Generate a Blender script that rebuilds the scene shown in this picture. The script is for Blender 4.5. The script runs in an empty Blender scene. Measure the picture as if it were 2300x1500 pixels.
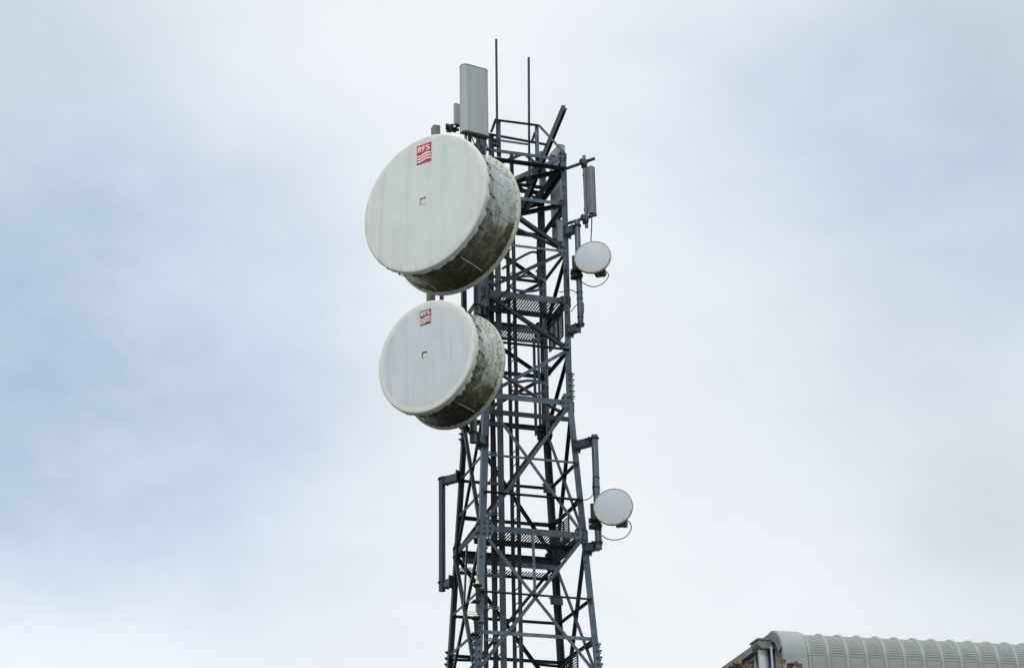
import bpy, bmesh, math, random
from mathutils import Vector, Matrix, noise
random.seed(7)
R_ = math.radians
scene = bpy.context.scene
COL = scene.collection

# ------------------------------------------------------------------ camera
F_PX, CX, CY, PHI, ROLL = 4017.0, 1002.0, 750.0, R_(23.70), R_(-0.12)
CAM = Vector((0, 0, 1.7))
_r = Vector((1, 0, 0)); _u = Vector((0, -math.sin(PHI), math.cos(PHI))); FWD = Vector((0, math.cos(PHI), math.sin(PHI)))
RGT = _r * math.cos(ROLL) + _u * math.sin(ROLL)
UPV = -_r * math.sin(ROLL) + _u * math.cos(ROLL)
cam = bpy.data.cameras.new('camera')
cam.sensor_fit = 'HORIZONTAL'; cam.sensor_width = 36.0
cam.lens = 36.0 * F_PX / 2300.0
cam.shift_x = (1150.0 - CX) / 2300.0
cam.clip_start = 0.1; cam.clip_end = 5000
cam_o = bpy.data.objects.new('camera', cam); COL.objects.link(cam_o)
m = Matrix.Identity(4)
for i in range(3):
    m[i][0] = RGT[i]; m[i][1] = UPV[i]; m[i][2] = -FWD[i]; m[i][3] = CAM[i]
cam_o.matrix_world = m
scene.camera = cam_o

def ray(px, py):
    return (RGT * ((px - CX) / F_PX) + UPV * ((CY - py) / F_PX) + FWD).normalized()

# ------------------------------------------------------------------ exposure
vs = scene.view_settings
vs.view_transform = 'Standard'; vs.look = 'None'; vs.exposure = 0.0; vs.gamma = 1.0; vs.use_curve_mapping = False

# ------------------------------------------------------------------ sun + overcast sky
SUN_EL, SUN_AZ = 48.0, 200.0          # azimuth clockwise from +Y: behind the camera, a little to the left
sd = bpy.data.lights.new('sun', 'SUN'); sd.energy = 1.4; sd.angle = R_(14); sd.color = (1.0, 0.975, 0.94)
so = bpy.data.objects.new('sun', sd); COL.objects.link(so)
_e, _a = R_(SUN_EL), R_(SUN_AZ)
to_sun = Vector((math.sin(_a) * math.cos(_e), math.cos(_a) * math.cos(_e), math.sin(_e)))
so.rotation_euler = to_sun.to_track_quat('Z', 'Y').to_euler()
so.location = (0, -10, 60)

world = bpy.data.worlds.new('World'); scene.world = world; world.use_nodes = True
W = world.node_tree; W.nodes.clear()
def wn(t, **k):
    n = W.nodes.new(t)
    for a, b in k.items(): setattr(n, a, b)
    return n
def wl(a, b): W.links.new(a, b)
out = wn('ShaderNodeOutputWorld'); bg = wn('ShaderNodeBackground'); bg.inputs['Strength'].default_value = 0.1
wl(bg.outputs[0], out.inputs[0])
sky = wn('ShaderNodeTexSky'); sky.sky_type = 'NISHITA'; sky.sun_disc = False
sky.sun_elevation = R_(SUN_EL); sky.sun_rotation = R_(SUN_AZ); sky.air_density = 1.0; sky.dust_density = 2.0
tc = wn('ShaderNodeTexCoord')
def wmath(op, a, b=None, c=None, clamp=False):
    n = wn('ShaderNodeMath', operation=op); n.use_clamp = clamp
    for i, x in enumerate((a, b, c)):
        if x is None: continue
        if isinstance(x, (int, float)): n.inputs[i].default_value = x
        else: wl(x, n.inputs[i])
    return n.outputs[0]
def wnoise(scale, detail, rough, off=(0, 0, 0), stretch=(1, 1, 1)):
    mp = wn('ShaderNodeMapping'); mp.inputs['Location'].default_value = off; mp.inputs['Scale'].default_value = stretch
    wl(tc.outputs['Generated'], mp.inputs[0])
    n = wn('ShaderNodeTexNoise'); n.inputs['Scale'].default_value = scale
    n.inputs['Detail'].default_value = detail; n.inputs['Roughness'].default_value = rough
    wl(mp.outputs[0], n.inputs['Vector']); return n
# warped direction so that the cloud banks get ragged soft edges
nz = wnoise(6.0, 4.0, 0.5)
sub = wn('ShaderNodeVectorMath', operation='SUBTRACT'); wl(nz.outputs['Color'], sub.inputs[0]); sub.inputs[1].default_value = (.5, .5, .5)
scl = wn('ShaderNodeVectorMath', operation='SCALE'); wl(sub.outputs[0], scl.inputs[0]); scl.inputs['Scale'].default_value = 0.10
addv = wn('ShaderNodeVectorMath', operation='ADD'); wl(tc.outputs['Generated'], addv.inputs[0]); wl(scl.outputs[0], addv.inputs[1])
nrm = wn('ShaderNodeVectorMath', operation='NORMALIZE'); wl(addv.outputs[0], nrm.inputs[0])
def bank(el_az, sigma, amp):
    """a soft cloud bank (or thin place) centred on a direction of the sky: elevation, azimuth right of +Y, angular size"""
    el, az = R_(el_az[0]), R_(el_az[1])
    d = Vector((math.sin(az) * math.cos(el), math.cos(az) * math.cos(el), math.sin(el)))
    dp = wn('ShaderNodeVectorMath', operation='DOT_PRODUCT'); wl(nrm.outputs[0], dp.inputs[0]); dp.inputs[1].default_value = d
    p = wmath('POWER', wmath('MAXIMUM', dp.outputs['Value'], 0.0), 1.0 / R_(sigma) ** 2)
    return wmath('MULTIPLY', p, amp)
def total(lst):
    s = lst[0]
    for x in lst[1:]: s = wmath('ADD', s, x)
    return s
# thin blue places (blue), grey heavier banks (grey); the rest is bright white overcast
BLUE = [((24.9, -16.2), 5.5, 0.45), ((24.7, -10.9), 4.5, 0.2), ((18.8, -14.8), 3.5, 0.32), ((19.1, -9.3), 3.5, 0.26), ((22.9, -5.6), 3.2, 0.2), ((29.6, -11.3), 3.5, 0.2), ((18.3, -6.6), 2.6, 0.16), ((28.4, 16.1), 5, 0.4), ((30.2, 12.9), 3.5, 0.14), ((27.8, 20.5), 3.5, 0.34), ((24, 40), 8, .6), ((28, -45), 9, .7)]
GREY = [((16.4, 19.0), 3.5, 0.42), ((32.6, 21.5), 4, 0.65), ((20.1, 16.0), 4, 0.22), ((33.4, -16.6), 4, 0.6), ((14.5, -4.5), 1.8, 0.14), ((22.0, 9.1), 2.5, 0.08)]
GLOW = [((12.9, -13.5), 3.2, 0.09), ((13.6, -6.9), 2.2, 0.05), ((30.1, 2.4), 4, 0.02)]
mott = wnoise(10.0, 5.0, .55, (4, 2, 7), (1, 1, 1.6))
blue = wmath('MULTIPLY', total([bank(*b) for b in BLUE]), wmath('ADD', wmath('MULTIPLY', mott.outputs[0], 1.35), .38), clamp=True)
grey = wmath('MULTIPLY', total([bank(*b) for b in GREY]), 1.0, clamp=True)
def wmix(fac, a, b):
    n = wn('ShaderNodeMix', data_type='RGBA')
    if isinstance(fac, float): n.inputs[0].default_value = fac
    else: wl(fac, n.inputs[0])
    for s, x in ((6, a), (7, b)):
        if isinstance(x, tuple): n.inputs[s].default_value = x
        else: wl(x, n.inputs[s])
    return n.outputs[2]
WHITE = (9.05, 9.42, 9.8, 1); BLUEC = (4.35, 5.65, 7.65, 1); GREYC = (5.4, 6.2, 6.7, 1)
c = wmix(blue, WHITE, BLUEC)
c = wmix(grey, c, GREYC)
fine = wnoise(7.0, 5.0, 0.52, (3, 1, 2), (1, 1, 1.5))
fr = wn('ShaderNodeMapRange'); wl(fine.outputs[0], fr.inputs[0])
fr.inputs[1].default_value = .3; fr.inputs[2].default_value = .7; fr.inputs[3].default_value = .965; fr.inputs[4].default_value = 1.025
fine2 = wnoise(22.0, 6.0, 0.6, (1, 5, 3), (1, 1, 2.2))
fr2 = wn('ShaderNodeMapRange'); wl(fine2.outputs[0], fr2.inputs[0])
fr2.inputs[1].default_value = .3; fr2.inputs[2].default_value = .7; fr2.inputs[3].default_value = .982; fr2.inputs[4].default_value = 1.014
vm = wn('ShaderNodeVectorMath', operation='SCALE'); wl(c, vm.inputs[0]); wl(wmath('MULTIPLY', wmath('MULTIPLY', fr.outputs[0], fr2.outputs[0]), wmath('ADD', 1.0, total([bank(*b) for b in GLOW]))), vm.inputs['Scale'])
# an overcast sky is brighter overhead
sep = wn('ShaderNodeSeparateXYZ'); wl(tc.outputs['Generated'], sep.inputs[0])
zr = wn('ShaderNodeMapRange'); zr.interpolation_type = 'SMOOTHSTEP'; wl(sep.outputs[2], zr.inputs[0])
zr.inputs[1].default_value = .58; zr.inputs[2].default_value = 1.0; zr.inputs[3].default_value = 1.0; zr.inputs[4].default_value = 1.5
vm2 = wn('ShaderNodeVectorMath', operation='SCALE'); wl(vm.outputs[0], vm2.inputs[0]); wl(zr.outputs[0], vm2.inputs['Scale'])
wl(wmix(0.95, sky.outputs[0], vm2.outputs[0]), bg.inputs['Color'])

# ------------------------------------------------------------------ helpers
def tag(o, label=None, cat=None, group=None, kind=None):
    if label: o['label'] = label
    if cat: o['category'] = cat
    if group: o['group'] = group
    if kind: o['kind'] = kind
    return o
def thing(name, loc, label, cat, group=None):
    o = bpy.data.objects.new(name, None); COL.objects.link(o); o.location = loc; o.empty_display_size = .2
    return tag(o, label, cat, group)

class MB:
    """collects shapes in world coordinates; build() links them as one mesh object"""
    def __init__(s): s.v = []; s.f = []; s.mi = []; s.k = 0
    def face(s, idx): s.f.append(idx); s.mi.append(s.k)
    def prism(s, loop, vec):
        n = len(loop); b = len(s.v); vec = Vector(vec)
        s.v += [Vector(p) for p in loop] + [Vector(p) + vec for p in loop]
        s.face(list(range(b, b + n))[::-1]); s.face(list(range(b + n, b + 2 * n)))
        for i in range(n):
            j = (i + 1) % n; s.face([b + i, b + j, b + n + j, b + n + i])
    def loft(s, loops, caps=True, closed=True):
        n = len(loops[0]); b = len(s.v)
        for L in loops: s.v += [Vector(p) for p in L]
        for a in range(len(loops) - 1):
            for i in range(n if closed else n - 1):
                j = (i + 1) % n; s.face([b + a * n + i, b + a * n + j, b + (a + 1) * n + j, b + (a + 1) * n + i])
        if caps:
            s.face(list(range(b, b + n))[::-1]); q = b + (len(loops) - 1) * n; s.face(list(range(q, q + n)))
    def box(s, c, ax, h):
        c = Vector(c); x, y, z = [Vector(a).normalized() * k for a, k in zip(ax, h)]
        s.prism([c - x - y - z, c + x - y - z, c + x + y - z, c - x + y - z], z * 2)
    def tube(s, pts, r, seg=10, caps=True):
        pts = [Vector(p) for p in pts]; loops = []; ref = None
        for i, p in enumerate(pts):
            d = (pts[min(i + 1, len(pts) - 1)] - pts[max(i - 1, 0)]).normalized()
            if ref is None:
                ref = d.orthogonal().normalized()
            ref = (ref - d * ref.dot(d)).normalized(); o = d.cross(ref)
            rr = r[i] if isinstance(r, (list, tuple)) else r
            loops.append([p + ref * (rr * math.cos(2 * math.pi * k / seg)) + o * (rr * math.sin(2 * math.pi * k / seg)) for k in range(seg)])
        s.loft(loops, caps)
    def lathe(s, o, axis, prof, seg=96, caps=False, up=(0, 0, 1)):
        o = Vector(o); a = Vector(axis).normalized(); up = Vector(up) if abs(a.dot(Vector(up))) < .95 else Vector((0, 1, 0)); x = a.cross(up).normalized(); y = x.cross(a)
        loops = [[o + a * h + x * (r * math.cos(2 * math.pi * k / seg)) + y * (r * math.sin(2 * math.pi * k / seg)) for k in range(seg)] for r, h in prof]
        s.loft(loops, caps)
    def bolt(s, p, n, r=.016, h=.022):
        n = Vector(n).normalized(); x = n.orthogonal().normalized(); y = n.cross(x); p = Vector(p)
        s.prism([p + x * (r * math.cos(k * math.pi / 3)) + y * (r * math.sin(k * math.pi / 3)) for k in range(6)], n * h)
    def build(s, name, mats, parent=None, smooth=None):
        me = bpy.data.meshes.new(name)
        off = parent.matrix_world_loc if False else world_loc(parent)
        me.from_pydata([tuple(v - off) for v in s.v], [], s.f)
        if not isinstance(mats, (list, tuple)): mats = [mats]
        for mt in mats: me.materials.append(mt)
        for p, k in zip(me.polygons, s.mi): p.material_index = k
        bm = bmesh.new(); bm.from_mesh(me); bmesh.ops.recalc_face_normals(bm, faces=bm.faces); bm.to_mesh(me); bm.free()
        if smooth:
            for p in me.polygons: p.use_smooth = True
            me.set_sharp_from_angle(angle=R_(smooth))
        o = bpy.data.objects.new(name, me); COL.objects.link(o)
        if parent is not None: o.parent = parent
        else:
            pass
        return o
def world_loc(p):
    v = Vector((0, 0, 0))
    while p is not None: v += p.location; p = p.parent
    return v

# ------------------------------------------------------------------ materials
def mat(name, base, rough=.6, metal=0.0, var=.25, scale=8.0, stain=None, bump=0.0, spec=.5, vary=0.0):
    """weathered procedural surface: base colour varied by two noises, optional (colour, amount, stretch) stain"""
    M = bpy.data.materials.new(name); M.use_nodes = True; N = M.node_tree; L = N.links
    b = N.nodes['Principled BSDF']; b.inputs['Roughness'].default_value = rough; b.inputs['Metallic'].default_value = metal
    b.inputs['Specular IOR Level'].default_value = spec
    t = N.nodes.new('ShaderNodeTexCoord')
    n = N.nodes.new('ShaderNodeTexNoise'); n.inputs['Scale'].default_value = scale; n.inputs['Detail'].default_value = 6; n.inputs['Roughness'].default_value = .65
    L.new(t.outputs['Object'], n.inputs['Vector'])
    r = N.nodes.new('ShaderNodeValToRGB'); L.new(n.outputs[0], r.inputs[0])
    r.color_ramp.elements[0].position = .3; r.color_ramp.elements[1].position = .7
    lo = tuple(x * (1 - var) for x in base); hi = tuple(min(1, x * (1 + var)) for x in base)
    r.color_ramp.elements[0].color = (*lo, 1); r.color_ramp.elements[1].color = (*hi, 1)
    colr = r.outputs[0]
    if stain:
        sc, amt, stretch = stain
        mp = N.nodes.new('ShaderNodeMapping'); mp.inputs['Scale'].default_value = stretch; L.new(t.outputs['Object'], mp.inputs[0])
        n2 = N.nodes.new('ShaderNodeTexNoise'); n2.inputs['Scale'].default_value = 3; n2.inputs['Detail'].default_value = 7; n2.inputs['Roughness'].default_value = .7
        L.new(mp.outputs[0], n2.inputs['Vector'])
        mr = N.nodes.new('ShaderNodeMapRange'); L.new(n2.outputs[0], mr.inputs[0])
        mr.inputs[1].default_value = .5; mr.inputs[2].default_value = .72; mr.inputs[4].default_value = amt
        mx = N.nodes.new('ShaderNodeMix'); mx.data_type = 'RGBA'; L.new(mr.outputs[0], mx.inputs[0]); L.new(colr, mx.inputs[6]); mx.inputs[7].default_value = (*sc, 1)
        colr = mx.outputs[2]
    if vary:        # bars of one batch weather differently: brightness differs from object to object
        oi = N.nodes.new('ShaderNodeObjectInfo'); vr = N.nodes.new('ShaderNodeMapRange'); L.new(oi.outputs['Random'], vr.inputs[0])
        vr.inputs[3].default_value = 1 - vary; vr.inputs[4].default_value = 1 + vary
        sc_ = N.nodes.new('ShaderNodeVectorMath'); sc_.operation = 'SCALE'; L.new(colr, sc_.inputs[0]); L.new(vr.outputs[0], sc_.inputs['Scale']); colr = sc_.outputs[0]
    L.new(colr, b.inputs['Base Color'])
    rr = N.nodes.new('ShaderNodeMapRange'); L.new(n.outputs[0], rr.inputs[0]); rr.inputs[3].default_value = max(.05, rough - .12); rr.inputs[4].default_value = min(1, rough + .15)
    L.new(rr.outputs[0], b.inputs['Roughness'])
    if bump:
        bp = N.nodes.new('ShaderNodeBump'); bp.inputs['Strength'].default_value = bump; bp.inputs['Distance'].default_value = .02
        L.new(n.outputs[0], bp.inputs['Height']); L.new(bp.outputs[0], b.inputs['Normal'])
    return M
M_STEEL = mat('galvanised_steel', (.070, .102, .140), .38, .15, .45, 6, ((.03, .032, .036), .7, (2, 2, .35)), vary=.32)  # tone of the lit members; two shaded copies of this steel follow
M_STEEL_SHADE = mat('galvanised_steel_shaded', (.013, .0195, .030), .5, .1, .35, 9, ((.010, .011, .014), .6, (2, 2, .35)), vary=.32)  # same steel, with the shade of inner and underside members put into its colour
M_STEEL_MIDSHADE = mat('galvanised_steel_midshade', (.026, .034, .045), .5, .1, .35, 9, ((.02, .02, .021), .6, (2, 2, .35)), vary=.32)  # same steel again, darkened in colour to imitate shade on rear legs and braces
M_PIPE = mat('galvanised_pipe', (.070, .097, .13), .45, .25, .25, 6, ((.05, .055, .06), .55, (3, 3, .3)), vary=.32)
M_BOLT = mat('dark_bolt', (.02, .022, .025), .6, .3, .2, 20)
M_GRATE = mat('walkway_grating', (.03, .033, .037), .6, .2, .25, 10)
M_RUST = mat('brownish_steel', (.032, .033, .038), .7, .1, .3, 8)
M_CABLE = mat('black_cable', (.012, .013, .015), .5, 0, .2, 10)
M_RAD1 = mat('pale_radome_fabric', (.63, .672, .675), .65, 0, .05, 2.0, ((.42, .43, .40), .5, (1.3, 1.3, .07)), .05)
M_RADE = mat('radome_edge_band', (.66, .67, .645), .6, 0, .04, 3.0, ((.50, .47, .38), .5, (2, 2, .5)), .03)
M_RADE1 = mat('pale_radome_edge', (.64, .675, .672), .6, 0, .05, 3.0, ((.46, .44, .36), .6, (2, 2, .4)), .05)
M_RAD2 = mat('bluish_radome_fabric', (.555, .61, .645), .6, 0, .05, 2.0, ((.36, .39, .42), .6, (2.2, 2.2, .22)), .05)
M_RED1 = mat('red_print', (.52, .018, .045), .55, 0, .08, 12)
M_RED2 = mat('dark_red_print', (.22, .016, .012), .55, 0, .12, 12)
M_WHT = mat('white_print', (.78, .78, .77), .55, 0, .03, 10)
M_CREAM = mat('cream_rim', (.55, .55, .47), .6, 0, .12, 7, ((.22, .20, .12), .7, (2, 2, 1)))
M_REFL = mat('reflector_back', (.40, .41, .42), .5, .1, .1, 4)
M_PANEL = mat('grey_panel_plastic', (.35, .385, .39), .5, 0, .04, 3, ((.26, .27, .26), .4, (3, 3, .15)))
M_PANEL2 = mat('dull_panel_plastic', (.145, .15, .155), .55, 0, .10, 5, ((.14, .13, .12), .6, (3, 3, .3)))
M_LILAC = mat('pale_lilac_plastic', (.30, .30, .36), .5, 0, .05, 5)
M_DISC = mat('pale_blue_disc', (.40, .445, .51), .45, 0, .02, 1.2, ((.33, .36, .41), .35, (2, 2, .3)))
M_YRIM = mat('yellowed_rim', (.42, .36, .17), .6, 0, .25, 14, ((.14, .12, .10), .9, (2.5, 2.5, 2.5)))
M_BOXG = mat('dark_olive_box', (.045, .05, .035), .6, 0, .2, 10)
M_YEL = mat('pale_yellow_cone', (.72, .60, .30), .5, 0, .12, 12)
M_CLAD = mat('grey_cladding', (.27, .295, .29), .5, .05, .04, 2, ((.22, .24, .23), .5, (3, 3, .6)))
M_CLADL = mat('pale_trim', (.295, .33, .33), .45, .05, .07, 3, ((.20, .21, .20), .5, (4, 4, .5)))
M_CLADD = mat('grey_end_wall', (.20, .208, .215), .55, .05, .08, 3, ((.12, .12, .12), .5, (4, 4, .5)))
M_DOWN = mat('pale_downpipe', (.48, .54, .60), .4, .1, .05, 4)
M_BARK = mat('twig_bark', (.10, .065, .04), .9, 0, .3, 20, None, .3)
M_LEAF1 = mat('brown_leaf', (.10, .042, .016), .6, 0, .6, 22)
M_LEAF2 = mat('olive_yellow_leaf', (.19, .135, .018), .6, 0, .5, 18)
M_LEAF3 = mat('dark_leaf', (.04, .02, .012), .7, 0, .4, 22)
M_GROUND = mat('ground_grass', (.055, .065, .035), .9, 0, .4, .6)

def shroud_mat(name, R, seed, base, heavy, az, b0, ln):
    """painted metal drum overgrown with algae below, peppered with black lichen specks"""
    M = bpy.data.materials.new(name); M.use_nodes = True; N = M.node_tree; L = N.links
    b = N.nodes['Principled BSDF']; b.inputs['Roughness'].default_value = .4
    t = N.nodes.new('ShaderNodeTexCoord')
    def nz(sc, det, ro, st=(1, 1, 1), off=0):
        mp = N.nodes.new('ShaderNodeMapping'); mp.inputs['Scale'].default_value = st; mp.inputs['Location'].default_value = (seed + off, seed * 2 + off, 0); L.new(t.outputs['Object'], mp.inputs[0])
        n = N.nodes.new('ShaderNodeTexNoise'); n.inputs['Scale'].default_value = sc; n.inputs['Detail'].default_value = det; n.inputs['Roughness'].default_value = ro
        L.new(mp.outputs[0], n.inputs['Vector']); return n.outputs[0]
    def mth(op, a, c=None, clamp=False):
        n = N.nodes.new('ShaderNodeMath'); n.operation = op; n.use_clamp = clamp
        for i, x in enumerate((a, c)):
            if x is None: continue
            if isinstance(x, (int, float)): n.inputs[i].default_value = x
            else: L.new(x, n.inputs[i])
        return n.outputs[0]
    def rng(x, a, c, lo=0., hi=1.):
        n = N.nodes.new('ShaderNodeMapRange'); n.interpolation_type = 'SMOOTHSTEP'; L.new(x, n.inputs[0])
        for i, v in zip((1, 2, 3, 4), (a, c, lo, hi)): n.inputs[i].default_value = v
        return n.outputs[0]
    def mix(f, a, c):
        n = N.nodes.new('ShaderNodeMix'); n.data_type = 'RGBA'; L.new(f, n.inputs[0])
        for i, x in ((6, a), (7, c)):
            if isinstance(x, tuple): n.inputs[i].default_value = (*x, 1)
            else: L.new(x, n.inputs[i])
        return n.outputs[2]
    sp = N.nodes.new('ShaderNodeSeparateXYZ'); L.new(t.outputs['Object'], sp.inputs[0])
    h = mth('DIVIDE', sp.outputs[2], R)
    ca, sa = math.cos(R_(az)), math.sin(R_(az))
    axd = mth('ADD', mth('MULTIPLY', sp.outputs[0], -sa), mth('MULTIPLY', sp.outputs[1], -ca))
    ax = mth('DIVIDE', mth('SUBTRACT', axd, b0), ln)                       # 0 at the rim, 1 at the cover
    side = mth('ADD', mth('MULTIPLY', sp.outputs[0], ca), mth('MULTIPLY', sp.outputs[1], -sa))
    ang = mth('ARCTAN2', side, sp.outputs[2])
    cv = N.nodes.new('ShaderNodeCombineXYZ'); L.new(mth('MULTIPLY', ax, 2.6), cv.inputs[0]); L.new(mth('MULTIPLY', ang, 1.5), cv.inputs[1]); cv.inputs[2].default_value = seed
    def cn(sc, det, ro):
        n = N.nodes.new('ShaderNodeTexNoise'); n.inputs['Scale'].default_value = sc; n.inputs['Detail'].default_value = det; n.inputs['Roughness'].default_value = ro; L.new(cv.outputs[0], n.inputs['Vector']); return n.outputs[0]
    band = cn(1.6, 6, .6); band2 = cn(3.4, 7, .68)
    med = nz(6, 8, .7, off=3); spk = nz(34, 3, .62, off=5); patch = nz(3.0, 4, .6, off=9); drip = nz(4, 6, .7, (3.4, 3.4, .35), 2)
    low = mth('SUBTRACT', mth('MULTIPLY', mth('SUBTRACT', band, .5), 2.3), h)
    low2 = mth('SUBTRACT', mth('MULTIPLY', mth('SUBTRACT', band2, .5), 2.6), h)
    col0 = mix(rng(band2, .42, .66), tuple(x * .80 for x in base), tuple(min(.75, x * 1.12) for x in base))
    col1 = mix(rng(drip, .52, .70, 0, .75), col0, (.17, .145, .09))
    hem = mth('MULTIPLY', rng(ax, .60, .86), rng(med, .36, .60, .25, .85))
    col1 = mix(hem, col1, (.12, .098, .06))
    col2 = mix(mth('MULTIPLY', rng(low, .28 - heavy, .62 - heavy), rng(med, .28, .55, .55, 1.0)), col1, (.085, .084, .024))
    col2b = mix(mth('MULTIPLY', rng(low2, .62 - heavy, 1.0 - heavy), rng(drip, .30, .55, .6, 1.0)), col2, (.020, .024, .008))
    near_rim = mth('MAXIMUM', rng(patch, .50, .58), mth('MULTIPLY', rng(ax, .42, .10), rng(patch, .38, .50)))
    col3 = mix(mth('MULTIPLY', mth('MULTIPLY', rng(spk, .545, .60), near_rim), .9), col2b, (.04, .034, .018))
    big = band
    L.new(col3, b.inputs['Base Color'])
    bp = N.nodes.new('ShaderNodeBump'); bp.inputs['Strength'].default_value = .25; bp.inputs['Distance'].default_value = .02; L.new(big, bp.inputs['Height']); L.new(bp.outputs[0], b.inputs['Normal'])
    return M

# ------------------------------------------------------------------ tower frame
TH = R_(15.48); TX, TY, KD = 1.41676, 33.5, .84562
EU = Vector((math.cos(TH), math.sin(TH), 0)); EV = Vector((-math.sin(TH), math.cos(TH), 0)); EZ = Vector((0, 0, 1))
T0 = Vector((TX, TY, 0))
Z_TOP, Z_BRK = 20.25, 14.805
def hw(z): return .867264 + (.0055768 * (z - Z_BRK) if z > Z_BRK else -.0545979 * (z - Z_BRK))
def TL(u, v, z): return T0 + EU * u + EV * v + EZ * z
def at_v(px, py, v):
    """point of the vertical plane v = const of the tower seen at a spot of the photograph"""
    d = ray(px, py); o = CAM - T0
    t = (v - o.dot(EV)) / d.dot(EV); p = CAM + d * t
    q = p - T0; return q.dot(EU), v, p.z
def at_front(px, py, off=0.0):
    v = -KD
    for _ in range(12):
        u, _v, z = at_v(px, py, v); v = -KD * hw(z) - .045 - off
    return u, v, z
def PF(px, py, off=0.0): return TL(*at_front(px, py, off))
def PV(px, py, v): return TL(*at_v(px, py, v))

tower = thing('lattice_tower', T0, 'tall dark grey galvanised steel lattice tower carrying the dishes and antennas', 'tower')

def angle(mb, p1, p2, a, n, e=1, out=-1, off=0.0, t=.010, b=None):
    """steel angle from p1 to p2: one leg of width a in the face with outward normal n, other leg (b) at its edge e (+1 top) pointing out (+1) or in (-1)"""
    p1, p2, n = Vector(p1), Vector(p2), Vector(n).normalized()
    d = (p2 - p1).normalized(); n = (n - d * n.dot(d)).normalized(); s = n.cross(d)
    if s.z < 0 or (abs(s.z) < .05 and s.x < 0): s = -s
    b = b or a; s = s * e; o = n * off
    if out < 0: L = [(-a/2, 0), (a/2, 0), (a/2, -b), (a/2 - t, -b), (a/2 - t, -t), (-a/2, -t)]
    else: L = [(-a/2, -t), (a/2, -t), (a/2, b), (a/2 - t, b), (a/2 - t, 0), (-a/2, 0)]
    mb.prism([p1 + o + s * x + n * y for x, y in L], p2 - p1)

FACES = {  # outward normal, and the two corners (su, sv)
    'front': (-EV, (-1, -1), (1, -1)), 'right': (EU, (1, -1), (1, 1)), 'back': (EV, (1, 1), (-1, 1)), 'left': (-EU, (-1, 1), (-1, -1))}
def corner(su, sv, z, ins=0.0):
    h = hw(z); return TL(su * (h + .045 - ins), sv * (KD * h + .045 - ins), z)
def fpt(face, f, z, ins=.05):
    n, a, b = FACES[face]; A = corner(*a, z); B = corner(*b, z); d = (B - A).normalized()
    A = A + d * ins; B = B - d * ins
    return A.lerp(B, f)

# legs
for su, sv in ((-1, -1), (1, -1), (1, 1), (-1, 1)):
    mb = MB(); a, t = .125, .014
    zs = [0, Z_BRK, Z_TOP]
    loops = []
    for z in zs:
        c0 = corner(su, sv, z); x = EU * -su; y = EV * -sv
        loops.append([c0, c0 + x * a, c0 + x * a + y * t, c0 + x * t + y * t, c0 + x * t + y * a, c0 + y * a])
    mb.loft(loops)
    leg = mb.build('leg', M_STEEL if sv < 0 else M_STEEL_MIDSHADE, tower)  # rear pair gets the copy with shade painted in
    if (su, sv) == (-1, -1): LEG_FL = leg
    if (su, sv) == (1, -1): LEG_FR = leg
    if (su, sv) == (1, 1): LEG_BR = leg
    if (su, sv) == (-1, 1): LEG_BL = leg

def part(name, fn, mtl=None, parent=None, smooth=None):
    mb = MB(); fn(mb); return mb.build(name, mtl or M_STEEL, parent or tower, smooth)
def beam(p1, p2, a, n, e=1, out=-1, off=-.016, t=.012, b=None, mtl=None, name='horizontal_beam'):
    return part(name, lambda mb: angle(mb, p1, p2, a, n, e, out, off, t, b), mtl)
def brace(p1, p2, a, n, off, e=1, out=-1, mtl=None, b=None):
    return part('diagonal_brace', lambda mb: angle(mb, p1, p2, a, n, e, out, off, .009, b), mtl)

ZL = dict(I=20.17, J=19.93, K=19.12, L=18.02, A=16.89, B=15.83, C=14.68, C2=14.33, D=13.42, E=12.65, F=11.92, G=10.67, H=9.9, N=9.12)
# -- horizontals of the four faces.  (level, width, flange edge, flange side, faces)
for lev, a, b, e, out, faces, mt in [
    ('I', .075, .07, 1, -1, 'front left back right', M_STEEL), ('J', .06, .16, -1, 1, 'front', M_STEEL_SHADE), ('J', .10, .08, 1, -1, 'back left right', M_STEEL_SHADE),
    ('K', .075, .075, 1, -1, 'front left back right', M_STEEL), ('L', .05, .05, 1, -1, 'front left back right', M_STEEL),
    ('A', .14, .07, 1, -1, 'front', M_STEEL), ('A', .14, .07, 1, -1, 'left back right', M_STEEL_SHADE),
    ('B', .05, .09, -1, 1, 'front', M_STEEL_SHADE), ('B', .07, .06, 1, -1, 'left back right', M_STEEL_SHADE),
    ('C', .115, .06, 1, -1, 'front', M_STEEL), ('C', .10, .06, 1, -1, 'left back right', M_STEEL_SHADE),
    ('C2', .10, .14, 1, -1, 'front', M_STEEL_SHADE), ('D', .045, .05, 1, -1, 'front', M_STEEL), ('D', .05, .05, 1, -1, 'left right back', M_STEEL_SHADE),
    ('E', .05, .10, -1, 1, 'front', M_STEEL_SHADE), ('E', .06, .05, 1, -1, 'left back right', M_STEEL_SHADE),
    ('F', .125, .07, 1, -1, 'front', M_STEEL), ('F', .13, .07, 1, -1, 'left back right', M_STEEL_SHADE),
    ('G', .04, .075, -1, 1, 'front', M_STEEL_SHADE), ('G', .05, .05, 1, -1, 'left back right', M_STEEL_SHADE),
    ('H', .07, .05, 1, -1, 'front', M_STEEL), ('H', .06, .05, 1, -1, 'left back right', M_STEEL_SHADE)]:
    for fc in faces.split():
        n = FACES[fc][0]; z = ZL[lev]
        beam(fpt(fc, 0, z), fpt(fc, 1, z), a, n, e, out, -.017 if out < 0 else -.002, .012, b, mt)
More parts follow.
